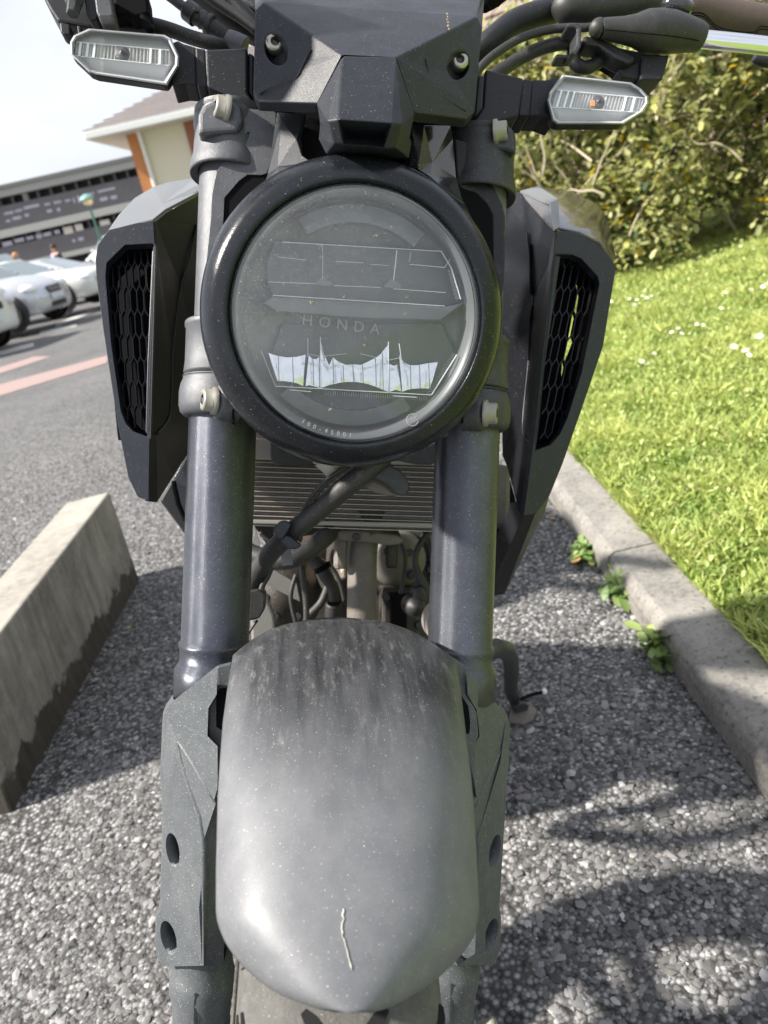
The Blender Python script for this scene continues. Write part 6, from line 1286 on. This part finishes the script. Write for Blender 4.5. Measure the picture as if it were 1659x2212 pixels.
# ---- lamp post ----------------------------------------------------
lp_ = at_depth(190, 436, 30); LP = wthing('street_lamp', 'green lamp post with cream globe and turquoise cap in front of the long grey building', 'street lamp', (lp_.x, lp_.y, -.28))
hgt = lp_.z+.28; MG = mat('lamp_green', (.06, .17, .13), .5)
build('post', MB().lathe((0, 0, 0), Z1, [(.09, 0), (.09, .6), (.06, .7), (.045, hgt-.2), (.07, hgt-.16), (.07, hgt-.12)], 14, cap1=True), MG, LP)
build('globe', MB().lathe((0, 0, hgt-.05), Z1, [(.06, -.1), (.17, -.02), (.2, .07), (.17, .14)], 18), mat('lamp_globe', (.85, .7, .45), .4), LP)
build('cap', MB().lathe((0, 0, hgt+.09), Z1, [(.3, 0), (.3, .03), (.2, .14), (.06, .2), (0, .22)], 18), mat('lamp_cap', (.16, .36, .33), .5), LP)

# ---- cars ---------------------------------------------------------
MTY = mat('car_tyre', (.02, .02, .02), .8); MRIM = mat('car_rim', (.5, .5, .5), .3, metal=.7); MGL = mat('car_glass', (.07, .13, .14), .06, coat=1); MBLK = mat('car_trim', (.015, .015, .016), .5)
MHL = mat('car_lamp', (.75, .77, .8), .12, coat=1); MPL = mat('plate', (.62, .66, .72), .5)
def car(label, cat, name, loc, ang, paint, st, gh, wb=2.55, wr=.31, grille=None, plate=True, rimr=.21, win=None, lamps=None, group='cars in the car park'):
    root = thing(name, label, cat, loc, ang, group)
    rows = []
    for x, hw_, zb_, zt_ in st:
        half = [(0, zt_+.02), (.55, zt_+.012), (.86, zt_-.03), (.97, zt_-.13), (1, (zt_+zb_)/2+.05), (.99, zb_+.16), (.93, zb_+.03), (.8, zb_), (0, zb_)]
        ring = [Vector((x, hw_*a, z)) for a, z in half]+[Vector((x, -hw_*a, z)) for a, z in half[-2:0:-1]]; rows.append(ring)
    mb = MB().grid(rows, True, close=True); mb.add(rows[0], [tuple(range(len(rows[0])))]); mb.add(rows[-1], [tuple(range(len(rows[0])))[::-1]])
    B = build('body', mb, paint, root, sub=1)
    # greenhouse
    (xa, xb_, xc_, xd), zb_, zt_, hb2, ht2 = gh
    rr_ = []
    for t in (0, .35, .7, .92, 1.0):
        f = xa+(xb_-xa)*t; r_ = xd+(xc_-xd)*t; z = zb_+(zt_-zb_)*(t if t < .95 else .985); h = hb2+(ht2-hb2)*t
        if t == 1.0: f -= .25; r_ += .2; h *= .72; z = zt_
        r2_ = []
        for k_ in range(9): q = k_/8; r2_.append(Vector((f+(r_-f)*q, h*(1-.10*abs(2*q-1)**3), z)))
        for k_ in range(9): q = 1-k_/8; r2_.append(Vector((f+(r_-f)*q, -h*(1-.10*abs(2*q-1)**3), z)))
        rr_.append(r2_)
    mb = MB().grid(rr_, True, close=True); mb.add(rr_[-1], [tuple(range(len(rr_[-1])))]); build('cabin', mb, paint, root)
    def gp(t, q, s): f = xa+(xb_-xa)*t; r_ = xd+(xc_-xd)*t; return Vector((f+(r_-f)*q, s*((hb2+(ht2-hb2)*t)*(1-.10*abs(2*q-1)**3)+.012), zb_+(zt_-zb_)*t))
    for s in (-1, 1):
        for q0_, q1_ in (win or ((.06, .44), (.50, .90))):
            build('side_window', MB().add([gp(.05, q0_-.04, s), gp(.05, q1_, s), gp(.86, q1_-.02, s), gp(.86, q0_+.02, s)], [(0, 1, 2, 3)]), MGL, root, solid=.01)
    w0, w1 = (.05, .9)
    def wp(t, y): f = xa+(xb_-xa)*t; return Vector((f+.015, y*(hb2+(ht2-hb2)*t)*.86, zb_+(zt_-zb_)*t))
    build('windscreen', MB().add([wp(w0, -1), wp(w0, 1), wp(w1, 1), wp(w1, -1)], [(0, 1, 2, 3)]), MGL, root, solid=.01)
    hwm = max(s_[1] for s_ in st)
    for ax_ in (0, -wb):
        for s in (-1, 1):
            c = Vector((ax_, s*(hwm+.015), wr)); build('wheel_arch', MB().lathe(c-Vector((0, s*.1, -.02)), (0, s, 0), [(0, .118), (wr+.045, .118), (wr+.07, .10), (wr+.07, 0)], 28), MBLK, root)
            W_ = build('wheel', MB().lathe(c-Vector((0, s*.18, 0)), (0, s, 0), [(rimr, .0), (wr-.03, .0), (wr, .03), (wr, .17), (wr-.02, .205), (rimr+.02, .21), (rimr, .19)], 32), MTY, root)
            rmb = MB().lathe(c-Vector((0, s*.18, 0)), (0, s, 0), [(rimr+.015, .20), (rimr-.02, .19), (rimr-.03, .12), (0, .12)], 28); d_ = .17
            for k_ in range(7): a = 2*pi*k_/7; rmb.bar(c+Vector((0, s*.0, 0)), c+Vector((cos(a)*rimr, 0, sin(a)*rimr)), .05, .03, (0, 1, 0))
            build('rim', rmb, MRIM, W_, recalc=False)
    x0, z0 = st[0][0], (st[0][2]+st[0][3])/2
    for (nm_, m_, yy, zz, w_, h_, dx) in grille or ():
        build(nm_, MB().box((x0+dx, yy, zz), (.05, w_, h_)), m_, root, bevel=.015)
    if plate: build('number_plate', MB().box((x0+.02, 0, st[0][2]+.13), (.02, .5, .11)), MPL, root)
    for s in (-1, 1):
        lx_, ly, lz, lw, lh = lamps or (.55, .62, .66, .17, .1)
        e = MB().lathe((0, 0, 0), Z1, [(0, -1), (.6, -.8), (.9, -.4), (1, 0), (.9, .4), (.6, .8), (0, 1)], 16); e.v = [Vector((lx_+p.x*.2, s*(ly+p.y*lw), lz+p.z*lh+p.x*-.02)) for p in e.v]; build('headlamp', e, MHL, root)
        build('door_mirror', MB().box((xa-.25, s*(hwm+.07), zb_+.04), (.1, .16, .11)), paint, root, bevel=.03)
    return root
MSIL = mat('silver_paint', (.55, .57, .62), .25, metal=.4, coat=.7, dust=.2, dcol=(.5, .5, .5), dscale=1); MWHT = mat('white_car_paint', (.72, .73, .7), .25, coat=.7, dust=.2, dcol=(.5, .5, .48), dscale=1); MDKC = mat('dark_car_paint', (.05, .055, .07), .2, coat=.8)
def gz(x, y): return terrain(x, y)
HDG = radians(-9)
def car_at(u, v, d, side_hw, hdg=HDG):
    w = at_depth(u, v, d); rn = Vector((cos(hdg-pi/2), sin(hdg-pi/2), 0)); p = w-rn*side_hw; return (p.x, p.y, w.z)
st_h = [(.64, .45, .36, .52), (.61, .62, .25, .62), (.54, .74, .2, .72), (.38, .82, .19, .82), (.2, .86, .19, .90), (0, .88, .19, .95), (-.5, .88, .19, 1.02), (-1.6, .88, .19, 1.0), (-2.7, .88, .2, 1.02), (-3.1, .84, .25, 1.02), (-3.22, .7, .3, .9)]
car('silver hatchback, nose towards the camera side, with oval headlamps and dark slatted grille', 'car', 'silver_hatchback', car_at(38, 714, 15.0, .82), HDG, MSIL, st_h, ((-.42, -1.2, -2.75, -3.12), .98, 1.55, .80, .62),
    grille=[('grille', MBLK, 0, .62, .52, .15, -.03), ('chrome_bar', MRIM, 0, .645, .5, .02, .0), ('chrome_bar', MRIM, 0, .60, .46, .02, .0), ('air_intake', MBLK, 0, .34, .62, .11, -.03), ('fog_recess', MBLK, -.56, .35, .22, .13, -.1), ('fog_recess', MBLK, .56, .35, .22, .13, -.1), ('bumper_line', MBLK, 0, .50, 1.25, .012, -.05)], lamps=(.38, .60, .70, .20, .11))
p = car_at(38, 714, 15.0, .82); rn = Vector((cos(HDG+pi/2), sin(HDG+pi/2), 0))
p2_ = Vector(p)+rn*2.7+Vector((cos(HDG), sin(HDG), 0))*-.35
car('white car parked between the silver hatchback and the silver estate, mostly hidden', 'car', 'white_saloon', tuple(p2_), HDG, MWHT, [(.86, .6, .3, .62), (.8, .76, .22, .74), (.6, .84, .2, .80), (.2, .87, .19, .86), (-.6, .88, .19, .93), (-2.8, .88, .19, .95), (-3.3, .84, .25, .95), (-3.5, .7, .3, .85)], ((-.75, -1.5, -2.6, -3.2), .9, 1.36, .80, .6),
    grille=[('grille', MBLK, 0, .5, 1.0, .2, -.01)], lamps=(.6, .66, .66, .14, .07))
st_w = [(.92, .55, .33, .58), (.86, .76, .22, .68), (.65, .84, .2, .76), (.2, .87, .19, .84), (-.5, .88, .19, .93), (-1.6, .88, .19, .95), (-2.9, .88, .2, .97), (-3.5, .86, .25, .98), (-3.65, .75, .3, .9)]
car('silver estate car seen side on beyond the parked cars, two side windows visible', 'car', 'silver_estate', car_at(213, 642, 21.5, .84, radians(-6)), radians(-6), MSIL, st_w, ((-.6, -1.6, -3.1, -3.6), .90, 1.33, .80, .6), win=((.12, .40), (.46, .72)), wr=.33,
    grille=[('grille', MBLK, 0, .5, .6, .1, 0)], lamps=(.65, .66, .62, .14, .07), wb=2.7)
car('dark car behind the silver estate, only its roof showing', 'car', 'dark_saloon', tuple(Vector(car_at(85, 640, 25.5, .84, radians(-6)))*1), radians(-6), MDKC, st_w, ((-.5, -1.4, -3.0, -3.6), .95, 1.62, .80, .62), wr=.33, wb=2.7)
pv = car_at(-138, 795, 12.2, .9)
st_v = [(.72, .72, .38, .80), (.68, .86, .26, .98), (.5, .92, .24, 1.08), (.1, .93, .24, 1.16), (-.5, .94, .24, 1.25), (-3.4, .94, .24, 1.3), (-3.7, .92, .3, 1.3)]
car('white van with square lamps cut off by the left edge of the photo', 'van', 'white_van', pv, HDG, MWHT, st_v, ((-.45, -1.1, -3.5, -3.68), 1.22, 1.95, .88, .78), wr=.34,
    grille=[('grille', MBLK, 0, .7, .8, .12, -.01), ('bumper_insert', MPL, -.55, .5, .26, .16, -.04), ('bumper_insert', MPL, .55, .5, .26, .16, -.04)], lamps=(.6, .68, .78, .16, .13))
car('small white car far off under the grey building, beside the shroud edge', 'car', 'white_hatchback', tuple(at_depth(240, 583, 36)), radians(-100), MWHT, st_h, ((-.42, -1.2, -2.75, -3.12), .98, 1.6, .80, .62), grille=[('grille', MBLK, 0, .64, .5, .14, -.02)])

# ---- people -------------------------------------------------------
def skin_mesh(name, joints, edges, m, parent, lv=2):
    me = bpy.data.meshes.new(name); me.from_pydata([j[:3] for j in joints], edges, []); o = link(name, me, m, parent)
    sk = o.modifiers.new('k', 'SKIN'); sl_ = me.skin_vertices
    if not sl_: me.attributes
    bm = bmesh.new(); bm.from_mesh(me); lay = bm.verts.layers.skin.verify(); bm.verts.ensure_lookup_table()
    for i, j in enumerate(joints): bm.verts[i][lay].radius = (j[3], j[4] if len(j) > 4 else j[3])
    bm.verts[0][lay].use_root = True; bm.to_mesh(me); bm.free(); sb = o.modifiers.new('s', 'SUBSURF'); sb.levels = lv; sb.render_levels = lv
    for p_ in me.polygons: p_.use_smooth = True
    return o
MSK = mat('skin_tone', (.62, .38, .28), .6); MSUIT = mat('dark_suit', (.015, .013, .016), .8); MSHIRT = mat('lavender_shirt', (.5, .45, .75), .7); MHAIR = mat('dark_hair', (.03, .02, .015), .7); MORG = mat('auburn_hair', (.5, .25, .12), .7); MTEAL = mat('teal_cloth', (.12, .42, .4), .8)
def person(label, loc, ang, suit, shirt, hair):
    r = thing('person', label, 'person', loc, ang, 'people in the car park')
    B = [(0, 0, .98, .11, .14), (0, 0, 1.2, .1, .15), (0, 0, 1.42, .09, .17), (0, 0, 1.52, .05), (.01, 0, 1.58, .055), (.02, 0, 1.66, .085), (0, 0, 1.74, .075),
         (0, .2, 1.43, .05), (.02, .26, 1.15, .042), (.12, .24, .95, .033), (.2, .23, .9, .028), (0, -.2, 1.43, .05), (.02, -.26, 1.15, .042), (.12, -.24, .95, .033), (.2, -.23, .9, .028),
         (0, .1, .92, .09), (.04, .11, .5, .062), (0, .11, .1, .045), (.12, .11, .04, .04), (0, -.1, .92, .09), (.0, -.11, .5, .062), (-.06, -.11, .1, .045), (.06, -.11, .04, .04)]
    E_ = [(0, 1), (1, 2), (2, 3), (3, 4), (4, 5), (5, 6), (2, 7), (7, 8), (8, 9), (9, 10), (2, 11), (11, 12), (12, 13), (13, 14), (0, 15), (15, 16), (16, 17), (17, 18), (0, 19), (19, 20), (20, 21), (21, 22)]
    skin_mesh('body', B, E_, MSK, r)
    J = [B[0][:3]+(.14, .17), B[1][:3]+(.13, .18), B[2][:3]+(.11, .20), (0, 0, 1.47, .07, .09), (0, .2, 1.43, .075), (.02, .26, 1.15, .062), (.1, .245, .99, .05), (0, -.2, 1.43, .075), (.02, -.26, 1.15, .062), (.1, -.245, .99, .05), (0, 0, .84, .15, .19)]
    skin_mesh('jacket', J, [(0, 1), (1, 2), (2, 3), (2, 4), (4, 5), (5, 6), (2, 7), (7, 8), (8, 9), (0, 10)], suit, r)
    T = [(0, 0, .95, .12, .15), (0, .1, .9, .105), (.04, .11, .5, .08), (0, .11, .13, .065), (0, -.1, .9, .105), (0, -.11, .5, .08), (-.06, -.11, .13, .065)]
    skin_mesh('trousers', T, [(0, 1), (1, 2), (2, 3), (0, 4), (4, 5), (5, 6)], suit, r)
    build('shirt', MB().add([(.155, -.085, 1.46), (.155, .085, 1.46), (.165, .05, 1.22), (.165, -.03, 1.2)], [(0, 1, 2, 3)]), shirt, r, solid=.01)
    e = MB().lathe((-.015, 0, 1.70), Z1, [(.098, -.06), (.108, 0), (.098, .05), (.06, .095), (0, .11)], 16); build('hair', e, hair, r)
    build('face_features', MB().box((.105, .03, 1.68), (.01, .03, .012)).box((.105, -.03, 1.68), (.01, .03, .012)).box((.115, 0, 1.65), (.03, .02, .03)).box((.105, 0, 1.61), (.01, .045, .01)), mat('features', (.3, .13, .1), .7), r)
    return r
pp = at_depth(118, 545, 25.5); person('man in a dark suit and lavender shirt walking behind the silver estate car', (pp.x, pp.y, pp.z-1.52), radians(-120), MSUIT, MSHIRT, MHAIR)
pp = at_depth(34, 557, 26.5); q_ = person('person with auburn hair and teal collar, only the head showing over the cars', (pp.x, pp.y, pp.z-1.62), radians(200), MTEAL, MTEAL, MORG)
# parcels / trolleys shapes under the deck
